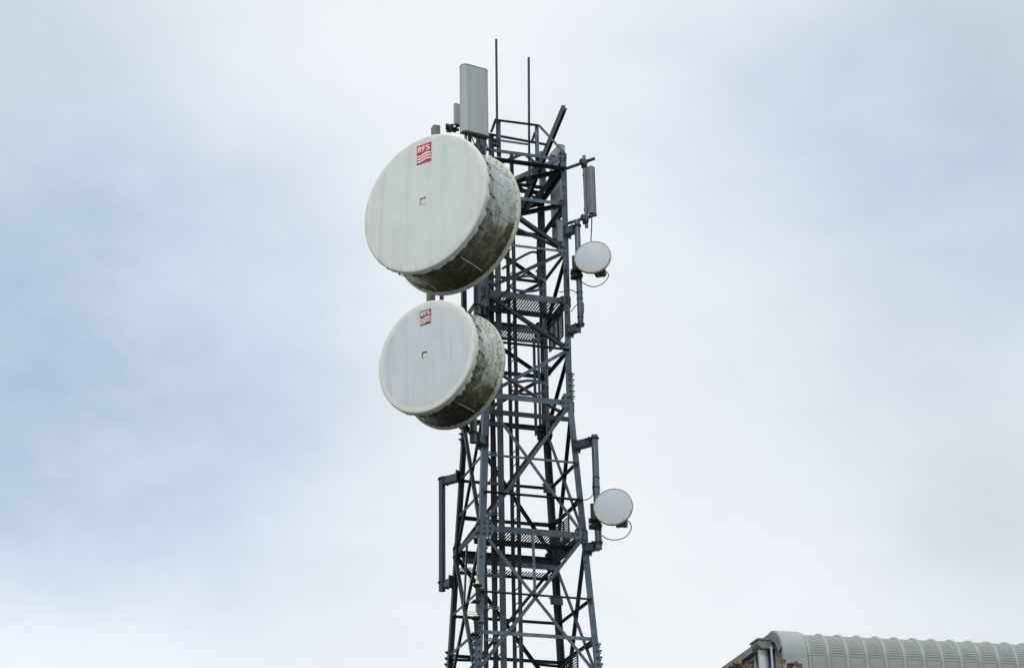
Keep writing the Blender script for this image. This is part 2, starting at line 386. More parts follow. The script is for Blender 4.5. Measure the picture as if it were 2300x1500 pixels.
# -- front face braces, upper zigzag
NF = -EV
for p, q, a, o, mt in [((1254, 357), (1094, 430), .075, .012, M_STEEL), ((1096, 437), (1264, 557), .075, .012, M_STEEL_SHADE),
                   ((1262, 569), (1103, 643), .06, .012, M_STEEL_SHADE), ((1098, 663), (1269, 779), .07, .012, M_STEEL_SHADE),
                   ((1270, 789), (1096, 884), .06, .012, M_STEEL)]:
    brace(PF(*p), PF(*q), a, NF, o, -1, -1, mt)
# lower crosses on the front, as the photograph shows them
for p, q, a, o in [((1101, 909), (1298, 1181), .062, -.03), ((1277, 913), (1087, 1174), .07, .016),
                   ((1096, 1206), (1333, 1502), .062, -.03), ((1309, 1208), (1078, 1498), .07, .016)]:
    brace(PF(*p), PF(*q), a, NF, o, -1 if o > 0 else 1, -1)
part('vertical_strut', lambda mb: angle(mb, PF(1197, 1189), PF(1202.5, 1337), .045, NF, 1, -1, .004, .008))
# -- the same pattern on the other three faces
upz = [19.93, 19.12, 18.02, 16.89, 15.83, 14.68]
for fc in ('right', 'back', 'left'):
    n = FACES[fc][0]
    for i in range(2 if fc == 'right' else 0, 5):
        f0, f1 = (0, 1) if i % 2 == 0 else (1, 0)
        brace(fpt(fc, f0, upz[i]), fpt(fc, f1, upz[i + 1]), .065, n, .010, 1, -1, M_STEEL_SHADE)
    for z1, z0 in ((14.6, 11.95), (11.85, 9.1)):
        brace(fpt(fc, 0, z1), fpt(fc, 1, z0), .065, n, .010, 1, -1, M_STEEL_MIDSHADE)
        brace(fpt(fc, 1, z1), fpt(fc, 0, z0), .065, n, -.03, 1, -1, M_STEEL_SHADE)
        zm = (z1 + z0) / 2
        for s in (0, 1):       # short secondary struts from leg to cross
            brace(fpt(fc, s, z0 + .72), fpt(fc, .5 + (s - .5) * .52, z0 + .52 * (z1 - z0) / 2 + .02), .045, n, -.045, 1, -1, M_STEEL_SHADE)
# lower storeys below the picture, down to the footings
for fc in FACES:
    n = FACES[fc][0]
    for z1, z0 in ((9.1, 5.0), (5.0, .3)):
        brace(fpt(fc, 0, z1 - .05), fpt(fc, 1, z0 + .05), .08, n, .010)
        brace(fpt(fc, 1, z1 - .05), fpt(fc, 0, z0 + .05), .08, n, -.03)
    for z in (9.12, 5.0): beam(fpt(fc, 0, z), fpt(fc, 1, z), .12, n, b=.07)
# plan braces at J and C
for z, mt in ((19.95, M_STEEL_SHADE), (19.15, M_STEEL_SHADE)):
    for s in (1, -1):
        p, q = corner(s, -1, z, .12), corner(-s, 1, z, .12)
        part('plan_brace', lambda mb: angle(mb, p + EZ * (.02 * s), q + EZ * (.02 * s), .08, EZ, 1, -1), mt)

for fc in ('left',):
    n = FACES[fc][0]
    part('vertical_strut', lambda mb: angle(mb, fpt(fc, .5, 11.85), fpt(fc, .5, 10.5), .045, n, 1, -1, .004, .008))
# -- gussets with bolts
def gusset(px, py, w, h, face_parent, bolts, cut=.3, shift=0):
    u, v, z = at_front(px, py, -.001)
    def fn(mb):
        o = TL(u, v, z) - EV * .003
        cu, cz = w * cut, h * cut
        L = [(-w/2 + cu, -h/2), (w/2 - cu, -h/2), (w/2, -h/2 + cz), (w/2, h/2 - cz), (w/2 - cu, h/2), (-w/2 + cu, h/2), (-w/2, h/2 - cz), (-w/2, -h/2 + cz)]
        mb.prism([o + EU * x + EZ * y for x, y in L], -EV * .010)
        mb.k = 1
        for x, y in bolts: mb.bolt(o - EV * .010 + EU * (x * w) + EZ * (y * h), -EV, .019, .024)
    part('gusset_plate', fn, [M_STEEL, M_BOLT], face_parent)
B6 = [(-.25, .3), (.2, .3), (-.25, 0), (.2, .02), (-.25, -.3), (.15, -.28)]
B4 = [(-.22, .25), (.22, .25), (-.22, -.25), (.22, -.22)]
for a in [(1263, 351, .19, .24, LEG_FR, B4), (1262, 456, .13, .16, LEG_FR, B4), (1262, 563, .17, .26, LEG_FR, B4), (1267, 674, .24, .17, LEG_FR, B4),
          (1271, 781, .15, .25, LEG_FR, B4), (1271, 905, .21, .40, LEG_FR, B6), (1304, 1201, .25, .36, LEG_FR, B6), (1095, 1186, .24, .34, LEG_FL, B6),
          (1293, 1042, .10, .10, LEG_FR, B4), (1303, 1122, .12, .10, LEG_FR, B4), (1094, 657, .20, .28, LEG_FL, B6), (1082, 1330, .16, .14, LEG_FL, B4)]:
    gusset(*a)
def back_gusset(fc, f, z, w, h, parent):
    n = FACES[fc][0]; d = n.cross(EZ)
    def fn(mb):
        o = fpt(fc, f, z, .11) + n * .003
        mb.prism([o + d * x + EZ * y for x, y in ((-w/2, -h/3), (-w/4, -h/2), (w/4, -h/2), (w/2, -h/3), (w/2, h/3), (w/4, h/2), (-w/4, h/2), (-w/2, h/3))], n * .01)
        mb.k = 1
        for x, y in B4: mb.bolt(o + n * .01 + d * (x * w) + EZ * (y * h), n, .019, .024)
    part('gusset_plate', fn, [M_STEEL_SHADE, M_BOLT], parent)
for z in (16.89, 14.6, 11.92):
    back_gusset('back', 0, z, .26, .42, LEG_BR); back_gusset('right', 1, z, .24, .36, LEG_BR)
    back_gusset('left', 0, z, .24, .36, LEG_BL); back_gusset('left', 1, z, .24, .36, LEG_FL); back_gusset('right', 0, z, .24, .3, LEG_FR)
# -- splice plates with two rows of bolts on the legs
def splice(su, sv, z0, z1, parent):
    def fn(mb):
        z = (z0 + z1) / 2; hh = (z1 - z0) / 2
        cf = corner(su, sv, z); d = (corner(su, sv, z1) - corner(su, sv, z0)).normalized()
        cx_ = cf - EU * su * .065
        mb.box(cx_ + EV * sv * .009, (EU, EV, d), (.05, .006, hh))
        cy_ = cf - EV * sv * .065
        mb.box(cy_ + EU * su * .009, (EU, EV, d), (.006, .05, hh))
        mb.k = 1
        n = max(3, int((z1 - z0) / .115))
        for i in range(n):
            o = d * (-hh + .06 + i * (2 * hh - .12) / (n - 1))
            mb.bolt(cx_ + o + EV * sv * .015 + EU * su * .012, EV * sv, .019, .03)
            mb.bolt(cy_ + o + EU * su * .015 - EV * sv * .02, EU * su, .017, .045)
            mb.bolt(cy_ + o + EU * su * .015 + EV * sv * .03 + d * .03, EU * su, .017, .045)
    part('splice_plate', fn, [M_STEEL, M_BOLT], parent)
splice(1, -1, 14.75, 15.35, LEG_FR); splice(1, -1, 9.1, 9.85, LEG_FR); splice(-1, -1, 9.05, 9.85, LEG_FL)
splice(1, 1, 14.55, 15.2, LEG_BR); splice(-1, 1, 9.3, 10.0, LEG_BL); splice(-1, 1, 14.2, 14.8, LEG_BL); splice(1, 1, 9.1, 9.8, LEG_BR)
# loose bolt heads up the leg faces
def leg_bolts(mb, lst):
    for px, py in lst: mb.bolt(PF(px, py, .001), -EV, .017, .022)
part('leg_bolts', lambda mb: leg_bolts(mb, [(1267, 420), (1268, 440), (1270, 607), (1272, 690), (1273, 702), (1276, 740), (1278, 850), (1085, 990), (1084, 1100), (1080, 1250), (1306, 1150), (1311, 1240), (1314, 1262), (1327, 1352)]), M_BOLT)

# -- clamp brackets on the back right leg
def clampbox(px, py, w, h):
    def fn(mb):
        v = .70; u, v, z = at_v(px, py, v)
        o = TL(u, v, z)
        mb.box(o, (EU, EV, EZ), (w/2, .006, h/2)); mb.box(o + EV * .05 + EZ * (h/2), (EU, EV, EZ), (w/2, .055, .006))
        mb.box(o + EV * .05 + EU * (w/2), (EU, EV, EZ), (.006, .05, h/2 - .01))
        mb.k = 1
        for x in (-.3, .3):
            for y in (-.25, .25): mb.bolt(o - EV * .006 + EU * (x * w) + EZ * (y * h), -EV, .014, .02)
    part('pole_bracket', fn, [M_STEEL, M_BOLT])
for a in [(1214, 616, .17, .20), (1227, 831, .20, .18), (1234, 1097, .26, .20), (1250, 1350, .26, .14), (1222, 425, .16, .14)]: clampbox(*a)

# -- walkway gratings at levels A and F, on front and back, with their inner beams
def grating(v0, v1, zz, h, rods):
    def fn(mb):
        n = int(2 * h / .056)
        for i in range(n + 1):
            u = -h + 2 * h * i / n
            mb.box(TL(u, (v0 + v1) / 2, zz), (EU, EV, EZ), (.010, abs(v0 - v1) / 2, .008))
        k = max(1, int(abs(v0 - v1) / rods))
        for i in range(k + 1):
            mb.box(TL(0, v0 + (v1 - v0) * i / k, zz + .008), (EU, EV, EZ), (h, .004, .002))
    part('walkway_grating', fn, M_GRATE)
def wbeam(v, z, h, a, mt, e=1):
    p, q = TL(-h, v, z), TL(h, v, z)
    part('walkway_beam', lambda mb: angle(mb, p, q, a, -EV, e, -1, 0, .012, .06), mt)
def walkway(z, deep, rods, back):
    h = hw(z) - .02; f = -(KD * hw(z) - .01)
    grating(f, f + deep, z - .055, h, rods)
    wbeam(f + deep, z - .075, h, .12, M_STEEL_SHADE)
    (xn, yn), (xf, yf) = back
    vn, vf = -f - .32, -f - .02
    zn, zf = at_v(xn, yn, vn)[2], at_v(xf, yf, vf)[2]
    wbeam(vn, zn, h, .11, M_STEEL); wbeam(vf, zf, h, .06, M_STEEL_SHADE)
    grating(vn + .02, vf, zf + .03, h, rods)
walkway(ZL['A'], .56, .047, ((1195, 744), (1195, 767))); walkway(ZL['F'], .56, .19, ((1180, 1269), (1180, 1297)))
# -- hatch gratings standing on edge at the right-hand side
def hatch(px, py, v, ln, ht):
    u, v, z = at_v(px, py, v)
    def fn(mb):
        n = int(ht / .045)
        for i in range(n + 1): mb.box(TL(u, v + ln/2, z - ht * i / n), (EU, EV, EZ), (.012, ln/2, .005))
        for i in range(4): mb.box(TL(u, v + ln * i / 3, z - ht/2), (EU, EV, EZ), (.016, .008, ht/2))
    part('hatch_grating', fn, M_RUST)
hatch(1277, 1160, -.35, .95, .72); hatch(1263, 700, -.45, .85, .55); hatch(1297, 1470, -.3, .95, .7)
# -- cage head and guard rail at the top
def bar(name, p, q, a, n, e=1, out=-1, mtl=None, b=None): return part(name, lambda mb: angle(mb, p, q, a, n, e, out, 0, .010, b), mtl)
VF, VB = -.72, .35
bar('guard_post', PV(1119.5, 268, VF), PV(1121, 353, VF), .095, NF)
bar('guard_post', PV(1206.5, 283, VF), PV(1208, 366, VF), .07, NF)
bar('guard_post', PV(1150, 340, VB), PV(1151, 440, VB), .07, NF, mtl=M_STEEL_SHADE)
bar('guard_post', PV(1103, 300, -.60), PV(1104, 350, -.60), .12, NF)
bar('guard_rail', PV(1114, 270, VF - .02), PV(1208, 282, VF - .02), .045, NF, -1, 1, M_STEEL_SHADE, .07)
part('guard_rail', lambda mb: mb.tube([PV(1100, 302, VF + .06), PV(1226, 325, VF + .06)], .028, 10), M_STEEL_SHADE, smooth=40)
bar('guard_rail', PV(1098, 312, VB), PV(1190, 325, VB), .05, NF)
bar('sloping_rail', PV(1210, 281, VF), PF(1266, 342), .055, NF)
bar('sloping_rail', PV(1111, 269, VF), PV(1100, 299, VB - .5), .06, -EU)
bar('sloping_rail', PV(1204, 300, VF + .05), PV(1196, 322, VB), .05, EU, mtl=M_STEEL_SHADE)
bar('diagonal_brace', PV(1167, 345, -.5), PV(1124, 363, -.72), .07, EZ, mtl=M_STEEL_SHADE)
bar('diagonal_brace', PV(1183, 349, -.5), PV(1240, 400, .1), .085, NF, mtl=M_STEEL_SHADE)
bar('diagonal_brace', PV(1258, 382, -.55), PV(1182, 470, -.1), .10, NF, mtl=M_STEEL_SHADE)
bar('inner_beam', PV(1150, 412, .2), PV(1236, 424, .2), .09, NF, -1, 1, M_STEEL_SHADE)
# leaning channel that pokes out over the top
def channel(mb):
    p, q = PV(1268, 240, -.35), PV(1173, 470, -.05)
    d = (q - p).normalized(); n = (NF - d * NF.dot(d)).normalized(); s = n.cross(d)
    if s.x < 0: s = -s
    ca, sa = math.cos(R_(42)), math.sin(R_(42)); s, n = s * ca + n * sa, n * ca - s * sa
    w, g, t = .105, .10, .010
    # web on the upper left, two flanges opening to the lower right
    L = [(-g/2, w/2), (g/2, w/2), (g/2, w/2 - t), (-g/2 + t, w/2 - t), (-g/2 + t, -w/2 + t), (g/2, -w/2 + t), (g/2, -w/2), (-g/2, -w/2)]
    mb.prism([p + s * x + n * y for x, y in L], q - p)
part('leaning_channel', channel, M_STEEL_SHADE)
# flat steel lift posts inside the head
bar('inner_post', PV(1219, 340, .55), PV(1221, 420, .55), .12, NF, mtl=M_STEEL)
part('footing', lambda mb: [mb.box(corner(su, sv, .15), (EU, EV, EZ), (.45, .45, .16)) for su in (1, -1) for sv in (1, -1)], mat('concrete', (.35, .34, .32), .9))

# ------------------------------------------------------------------ ladder with safety cage
u_n, _, z_l = at_v(1156, 733, -.20); u_f = at_v(1144, 733, .20)[0]
lad = thing('access_ladder', TL((u_n + u_f) / 2, 0, 0), 'grey steel access ladder with safety hoops running up inside the lattice tower', 'ladder')
UL = (u_n + u_f) / 2; ZLT = at_v(1150, 372, 0)[2]
for v in (-.2, .2):
    part('rail', lambda mb: mb.box(TL(UL, v, ZLT / 2 + .1), (EU, EV, EZ), (.038, .010, ZLT / 2 - .1)), M_RUST, lad)
def rungs(mb):
    z = .4
    while z < ZLT - .1:
        mb.tube([TL(UL, -.19, z), TL(UL, .19, z)], .012, 6); z += .28
r_ = part('rungs', rungs, M_STEEL_SHADE, lad)
z_h = [at_v(1205, y, 0)[2] for y in (640, 752, 872)]
for z in z_h:
    def hoop(mb):
        N = 22; L = []
        for i in range(N + 1):
            t = -math.pi * .62 + 2 * math.pi * .62 * i / N
            uu = UL + .34 + .40 * math.cos(t); vv = .37 * math.sin(t)
            L.append((uu, vv))
        L = [(UL, -.2)] + L + [(UL, .2)]
        loops = []
        for i, (uu, vv) in enumerate(L):
            a = Vector(L[max(i - 1, 0)]); b = Vector(L[min(i + 1, len(L) - 1)]); d = (b - a).normalized(); n = Vector((d.y, -d.x))
            P = [(Vector((uu, vv)) + n * k) for k in (-.004, .004)]
            loops.append([TL(P[0].x, P[0].y, z - .03), TL(P[1].x, P[1].y, z - .03), TL(P[1].x, P[1].y, z + .03), TL(P[0].x, P[0].y, z + .03)])
        mb.loft(loops)
    part('safety_hoop', hoop, M_STEEL, lad)
z0c = at_v(1195, 965, 0)[2]; z1c = z_h[0] + .1
for t in (-75, -30, 12, 55):
    uu = UL + .34 + .39 * math.cos(R_(t)); vv = .36 * math.sin(R_(t))
    zt = z1c if t in (-30, 12) else z_h[1] + .05
    part('cage_strap', lambda mb: mb.box(TL(uu, vv, (z0c + zt) / 2), (EU * math.cos(R_(t)) + EV * math.sin(R_(t)), EU * -math.sin(R_(t)) + EV * math.cos(R_(t)), EZ), (.004, .03, (zt - z0c) / 2)), M_STEEL, lad)

# ------------------------------------------------------------------ cable ladder behind the near leg
ZCT = at_v(1105, 560, -.1)[2]
vC = -.15
u1 = at_v(1121, 778.7, vC)[0]; u0 = at_v(1086, 1200, vC)[0]
tray = thing('cable_ladder', TL((u0 + u1) / 2, vC, 0), 'perforated dark cable ladder full of black cables beside the near tower leg', 'cable ladder')
part('rail', lambda mb: angle(mb, TL(u1, vC, .3), TL(u1, vC, ZCT), .125, NF, 1, -1), M_STEEL, tray)
part('rail', lambda mb: angle(mb, TL(u0 + .02, vC, .3), TL(u0 + .02, vC, ZCT), .07, NF, 1, -1), M_STEEL_SHADE, tray)
z = 5.0
while z < ZCT - .2:
    def rung(mb):
        w = (u1 - u0) - .02; o = TL((u0 + u1) / 2 - .02, vC - .075, z)
        # slotted strap: two rails and teeth between them
        mb.box(o + EZ * .022, (EU, EV, EZ), (w/2, .004, .010)); mb.box(o - EZ * .022, (EU, EV, EZ), (w/2, .004, .010))
        for k in range(9): mb.box(o + EU * (-w/2 + w * k / 8), (EU, EV, EZ), (.010, .0035, .0125))
    part('slotted_strap', rung, M_STEEL, tray); z += .62
for k, (du, rr) in enumerate([(.015, .030), (.05, .026), (.195, .030), (.235, .028), (.262, .022)]):
    part('feeder_cable', lambda mb: mb.tube([TL(u0 + du + .01 * math.sin(k + z_ * 1.3), vC + .03 + .012 * math.cos(k * 2 + z_), z_) for z_ in [.5 + .5 * i for i in range(int((ZCT - .5) * 2) + 1)]], rr, 8), M_CABLE, tray, 60)
def tieb(mb):
    z = 8.0
    while z < ZCT:
        mb.tube([TL(u0 + .04, vC - .02, z), TL(u1 - .05, vC + .05, z + .5)], .012, 6); z += 1.24
part('tray_bracing', tieb, M_STEEL_SHADE, tray)

# ------------------------------------------------------------------ big drum dishes
def frame_of(a):
    a = a.normalized(); s = EZ.cross(a).normalized(); return a, s, EZ.copy()   # axis, right as seen from in front, up
def ribbon(pts, t):
    """flat stroke of width t along a path: two rows of points"""
    P = [Vector(p) for p in pts]; A = []; B = []
    for i, p in enumerate(P):
        d = (P[min(i + 1, len(P) - 1)] - P[max(i - 1, 0)]).normalized(); n = Vector((-d.y, d.x))
        A.append(p + n * t / 2); B.append(p - n * t / 2)
    return A, B
def letters():
    """R, F and S as bold strokes in a 1 x 1 box"""
    V = []; Fc = []
    def poly(L): b = len(V); V.extend(L); Fc.append(list(range(b, b + len(L))))
    def strip(pts, t):
        A, B = ribbon(pts, t); b = len(V); n = len(A); V.extend((p.x, p.y) for p in A + B)
        for i in range(n - 1): Fc.append([b + i, b + i + 1, b + n + i + 1, b + n + i])
    k = .085
    poly([(0, 0), (k, 0), (k, 1), (0, 1)])
    th = .19
    strip([(k, 1 - th / 2), (.17, 1 - th / 2)] + [(.17 + .075 * math.cos(q), .72 + (.28 - th / 2) * math.sin(q)) for q in [math.pi / 2 - math.pi * i / 10 for i in range(1, 10)]] + [(.17, .44 + th / 2), (k, .44 + th / 2)], .17)
    poly([(.125, .40), (.20, .42), (.30, 0), (.20, 0)])
    poly([(.38, 0), (.38 + k, 0), (.38 + k, .40), (.58, .40), (.58, .58), (.38 + k, .58), (.38 + k, .81), (.62, .81), (.62, 1), (.38, 1)])
    cx, rx = .835, .115
    S = [(cx + rx * math.cos(q), .73 + .18 * math.sin(q)) for q in [R_(15 + 255 * i / 12) for i in range(13)]][0:12] + [(cx + rx * math.cos(q), .27 + .18 * math.sin(q)) for q in [R_(80 - 245 * i / 12) for i in range(13)]]
    strip(S, .13)
    return V, Fc
def drum_dish(z, r, az, R, L, b, label, mats, logo, stay, seed):
    m_face, m_edge, m_shroud, m_red = mats
    h = hw(z) + .045
    hub = TL(-h - r * .7071, -KD * hw(z) - .045 - r * .7071, z)
    a, s, up = frame_of(Vector((-math.sin(R_(az)), -math.cos(R_(az)), 0)))
    root = thing('drum_dish', hub, label, 'dish antenna', 'large covered drum dishes on the tower')
    rim = hub + a * b; face = rim + a * L
    def cyl(rad, ang, d): return face - a * d + s * (rad * math.cos(ang)) + up * (rad * math.sin(ang))
    rnd = random.Random(seed)
    # fabric cover: flat field, lighter edge band, and a skirt pulled back with a scalloped hem
    NS = 192
    mb = MB()
    prof = [(.001, -.012), (R * .4, -.010), (R * .8, -.004), (R * .895, 0.0)]
    mb.loft([[cyl(rr, 2 * math.pi * k / NS, d) for k in range(NS)] for rr, d in prof], caps=False)
    rad = mb.build('radome', m_face, root, 60)
    mb = MB()
    ph = [rnd.uniform(0, 6.28) for _ in range(6)]
    hems = 26
    def skirt_r(t, ang):
        w = math.sin(hems * ang + ph[0] + .9 * math.sin(4 * ang + ph[2])) * .5 + .3 * math.sin(hems * 2.0 * ang + ph[1] + 1.2 * math.sin(3 * ang))
        return R * (.996 - .012 * t) + .020 * math.sin(math.pi * min(1, t * 1.2)) + .050 * t * w * (.55 + .30 * math.sin(3 * ang + ph[4]) + .25 * math.sin(5 * ang + ph[5]))
    def hem_d(ang): return .125 + .045 * (abs(math.sin(hems * .5 * ang + ph[0] * .5)) ** .7) + .012 * math.sin(7 * ang + ph[2])
    rows = [[cyl(R * .895, 2 * math.pi * k / NS, 0.0) for k in range(NS)]]
    for rr, d in ((.94, .0005), (.972, .002), (.988, .008), (.997, .022)):
        rows.append([cyl(R * rr + .003 * math.sin(17 * k / NS * 6.283 + ph[3]) * math.sin(5 * k / NS * 6.283), 2 * math.pi * k / NS, d) for k in range(NS)])
    for t in (.12, .3, .5, .75, 1.0):
        rows.append([cyl(skirt_r(t, 2 * math.pi * k / NS), 2 * math.pi * k / NS, .032 + (hem_d(2 * math.pi * k / NS) - .032) * t) for k in range(NS)])
    rows.append([cyl(R * .975, 2 * math.pi * k / NS, hem_d(2 * math.pi * k / NS) - .01) for k in range(NS)])
    mb.loft(rows, caps=False)
    mb.build('radome_edge', m_edge, root, 50)
    # drum, slightly waisted, with rivets
    mb = MB()
    pr = [(.978, .06), (.972, L * .25), (.966, L * .45), (.962, L * .55), (.964, L * .70), (.970, L * .82), (.978, L * .9), (.992, L * .955), (1.0, L * .985)]
    mb.loft([[cyl(R * rr, 2 * math.pi * k / NS, d) for k in range(NS)] for rr, d in pr], caps=False)
    mb.k = 1
    for k in range(46):
        ang = 2 * math.pi * (k + rnd.uniform(-.25, .25)) / 46
        for d, rr in ((L * .57, .963), (L * .80, .970)):
            if rnd.random() < .75:
                p = cyl(R * rr, ang, d + rnd.uniform(-.03, .03)); mb.bolt(p, s * math.cos(ang) + up * math.sin(ang), .011, .010)
    mb.k = 2          # raised panel seams along the drum
    for k in range(8):
        ang = 2 * math.pi * (k + .62) / 8; n = s * math.cos(ang) + up * math.sin(ang); e = a.cross(n)
        mb.loft([[cyl(R * (rr + o), ang, d) + e * x for x, o in ((-.011, -.001), (-.007, .006), (.007, .006), (.011, -.001))] for rr, d in pr[1:7]])
    shroud = mb.build('shroud', [m_shroud, M_BOLT, M_CREAM], root, 40)
    # flange ring with bolts
    mb = MB()
    pr = [(.985, L - .055), (1.022, L - .050), (1.030, L - .040), (1.030, L + .012), (1.026, L + .02), (.97, L + .02)]
    mb.loft([[cyl(R * rr, 2 * math.pi * k / NS, d) for k in range(NS)] for rr, d in pr], caps=False)
    mb.k = 1
    for k in range(48):
        ang = 2 * math.pi * (k + .3) / 48; mb.bolt(cyl(R * 1.002, ang, L - .052), a, .010, .010)
    mb.build('rim_flange', [M_CREAM, M_BOLT], root, 40)
    # parabolic back
    mb = MB(); D = b * .72
    mb.loft([[cyl(R * q, 2 * math.pi * k / 96, L + .02 + D * (1 - q * q)) for k in range(96)] for q in (1.0, .9, .8, .65, .5, .35, .2, .08, .002)], caps=False)
    mb.build('reflector', M_REFL, root, 60)
    # fabric tension hooks round the drum
    nh = 26
    for k in range(nh):
        ang = 2 * math.pi * (k + .5) / nh + rnd.uniform(-.02, .02)
        d0 = hem_d(ang) - .02; ln = rnd.uniform(.19, .26) * (R / 1.47) ** .5
        sk = rnd.uniform(-.025, .01)
        mb = MB(); n = s * math.cos(ang) + up * math.sin(ang)
        mb.tube([cyl(R * 1.002, ang, d0), cyl(R * .995, ang + sk * .5, d0 + ln * .5), cyl(R * .974, ang + sk, d0 + ln)], .0085, 6)
        mb.box(cyl(R * 1.002, ang, d0 + .01), (a, n, a.cross(n)), (.016, .014, .012))
        mb.build('tension_hook', M_BOLT, root)
    # small window patch at the middle
    mb = MB(); q = .055 * R / 1.3; c0 = face + a * .014 - s * (.004) + up * (.02)
    mb.box(c0, (s, up, a), (q, q, .003))
    pt = mb.build('centre_patch', m_edge, root)
    mb = MB(); g = .0035
    # raised flap standing off the sheet along its top and left
    mb.box(c0 + up * (q + g) + a * .006, (s, up, a), (q + .002, .004 if seed == 1 else .009, .010)); mb.box(c0 - s * (q + g) + a * .004, (s, up, a), (.003 if seed == 1 else .008, q, .007))
    mb.build('flap', M_BOLT, pt)
    # printed sign
    lx, ly, lw, lh = logo
    d_lo = .012
    c0 = face + a * .0135 + s * lx + up * ly
    mb = MB(); mb.box(c0, (s, up, a), (lw / 2, lh / 2, .0025)); lg = mb.build('logo', m_red, root)
    LV, LF = letters()
    mb = MB(); o = c0 + a * .0045
    wx, wy = lw * .84, lh * .29; ox, oy = -lw * .42, lh * .12
    mb.v = [o + s * (ox + x * wx) + up * (oy + y * wy) for x, y in LV]
    for f in LF: mb.face(f)
    mb.build('lettering', M_WHT, lg)
    for j in range(3):
        mb = MB(); y0 = lh * (-.05 - .145 * j); loops = []
        for i in range(25):
            t = i / 24; yy = y0 - lh * .045 * math.sin(2 * math.pi * t * 1.0 + .3) + lh * .02 * (t - .5)
            x = -lw / 2 * .998 + lw * .998 * t; th = lh * (.088 - .004 * j) * (.75 + .25 * math.sin(math.pi * t))
            loops.append([o + s * x + up * (yy - th / 2), o + s * x + up * (yy + th / 2), o + s * x + up * (yy + th / 2) - a * .0012, o + s * x + up * (yy - th / 2) - a * .0012])
        mb.loft(loops); mb.build('wave_stripe', M_WHT, lg)
    # mount behind the reflector and the side stay
    mb = MB(); bk = hub + a * (b - D - .06)
    mb.box(hub + a * .14, (s, up, a), (.13, .32, .03))
    for q in (-.22, .22): mb.box(hub + a * .06 + up * q, (s, up, a), (.11, .05, .10))
    mb.lathe(hub + a * .10, a, [(.30, .0), (.30, .10), (.22, .14)], 32, True)
    mb.build('mount_bracket', M_STEEL_SHADE, root)
    mb = MB(); p, q = stay; mb.tube([p, q], .035, 10)
    e = (q - p).normalized(); mb.box(q + e * .03, (e, EZ, e.cross(EZ)), (.07, .05, .008))
    mb.build('side_stay', M_STEEL, root, 40)
    return hub
M_SH1 = shroud_mat('mossy_drum_large', 1.47, 3.0, (.46, .50, .50), .03, 34.76, .70, 1.141)
M_SH2 = shroud_mat('mossy_drum_small', 1.13, 11.0, (.56, .59, .54), .07, 35.79, .60, .946)
hub1 = drum_dish(18.0, .2273, 34.76, 1.462, 1.141, .70, 'larger upper drum dish with pale cover and bright red square sign', (M_RAD1, M_RADE1, M_SH1, M_RED1), (0.01, 1.075, .345, .42),
          (PV(1120, 495, -1.1), PV(1253, 556, -.4)), 1)
hub2 = drum_dish(14.793, .4622, 35.79, 1.127, .946, .60, 'smaller lower drum dish with bluish cover and dark red square sign', (M_RAD2, M_RADE, M_SH2, M_RED2), (0.01, .79, .245, .295),
          (PV(1115, 834, -1.1), PV(1258, 925, -.3)), 2)

# ------------------------------------------------------------------ mounting poles
def pole(name, u, v, z0, z1, r, label, arms=(), group=None, straps=(), mtl=None, cap=True):
    """vertical tube with bracket arms: arms are (z, corner su, sv) to a tower leg"""
    root = thing(name, TL(u, v, z0), label, 'pole', group)
    part('tube', lambda mb: mb.lathe(TL(u, v, z0), EZ, [(r * .2, .0), (r, 0), (r, z1 - z0 - .01), (r * .97, z1 - z0), (r * .2, z1 - z0)], 20, True, (0, 1, 0)), mtl or M_PIPE, root, 40)
    for za, su, sv in arms:
        c0 = corner(su, sv, za, .02); e = (TL(u, v, za) - c0); e.z = 0; ln = e.length; e.normalize(); n = e.cross(EZ)
        def arm(mb):
            # channel arm, open on top, with end plate on the leg and a U-bolt clamp round the tube
            w, g, t = .075, .15, .008
            Lp = [(-w, g/2), (-w, -g/2), (w, -g/2), (w, g/2), (w - t, g/2), (w - t, -g/2 + t), (-w + t, -g/2 + t), (-w + t, g/2)]
            mb.prism([c0 + e * .02 + n * x + EZ * y for x, y in Lp], e * (ln - r - .02))
            mb.box(c0 + e * .005, (n, EZ, e), (.12, .13, .008))
            mb.box(c0 + e * (ln - r - .012), (n, EZ, e), (.10, .085, .008))
            mb.k = 1
            mb.lathe(TL(u, v, za + .055), EZ, [(r + .002, -.016), (r + .02, -.016), (r + .02, .016), (r + .002, .016)], 20, False, (0, 1, 0))
            for q in (-.085, .085): mb.bolt(c0 + e * (ln - r - .03) + n * q + EZ * .05, -e, .014, .05)
            for q in (-.09, .09):
                for y in (-.08, .08): mb.bolt(c0 + e * .013 + n * q + EZ * y, e, .016, .025)
        part('bracket_arm', arm, [M_PIPE, M_BOLT], root)
    for zs in straps:
        part('cable_tie', lambda mb: mb.lathe(TL(u, v, zs), EZ, [(r + .001, -.012), (r + .006, -.012), (r + .006, .012), (r + .001, .012)], 20, False, (0, 1, 0)), M_CABLE, root)
    return root
GP = 'mounting poles held off the tower legs'
def zat(px, py, v): return at_v(px, py, v)[2]
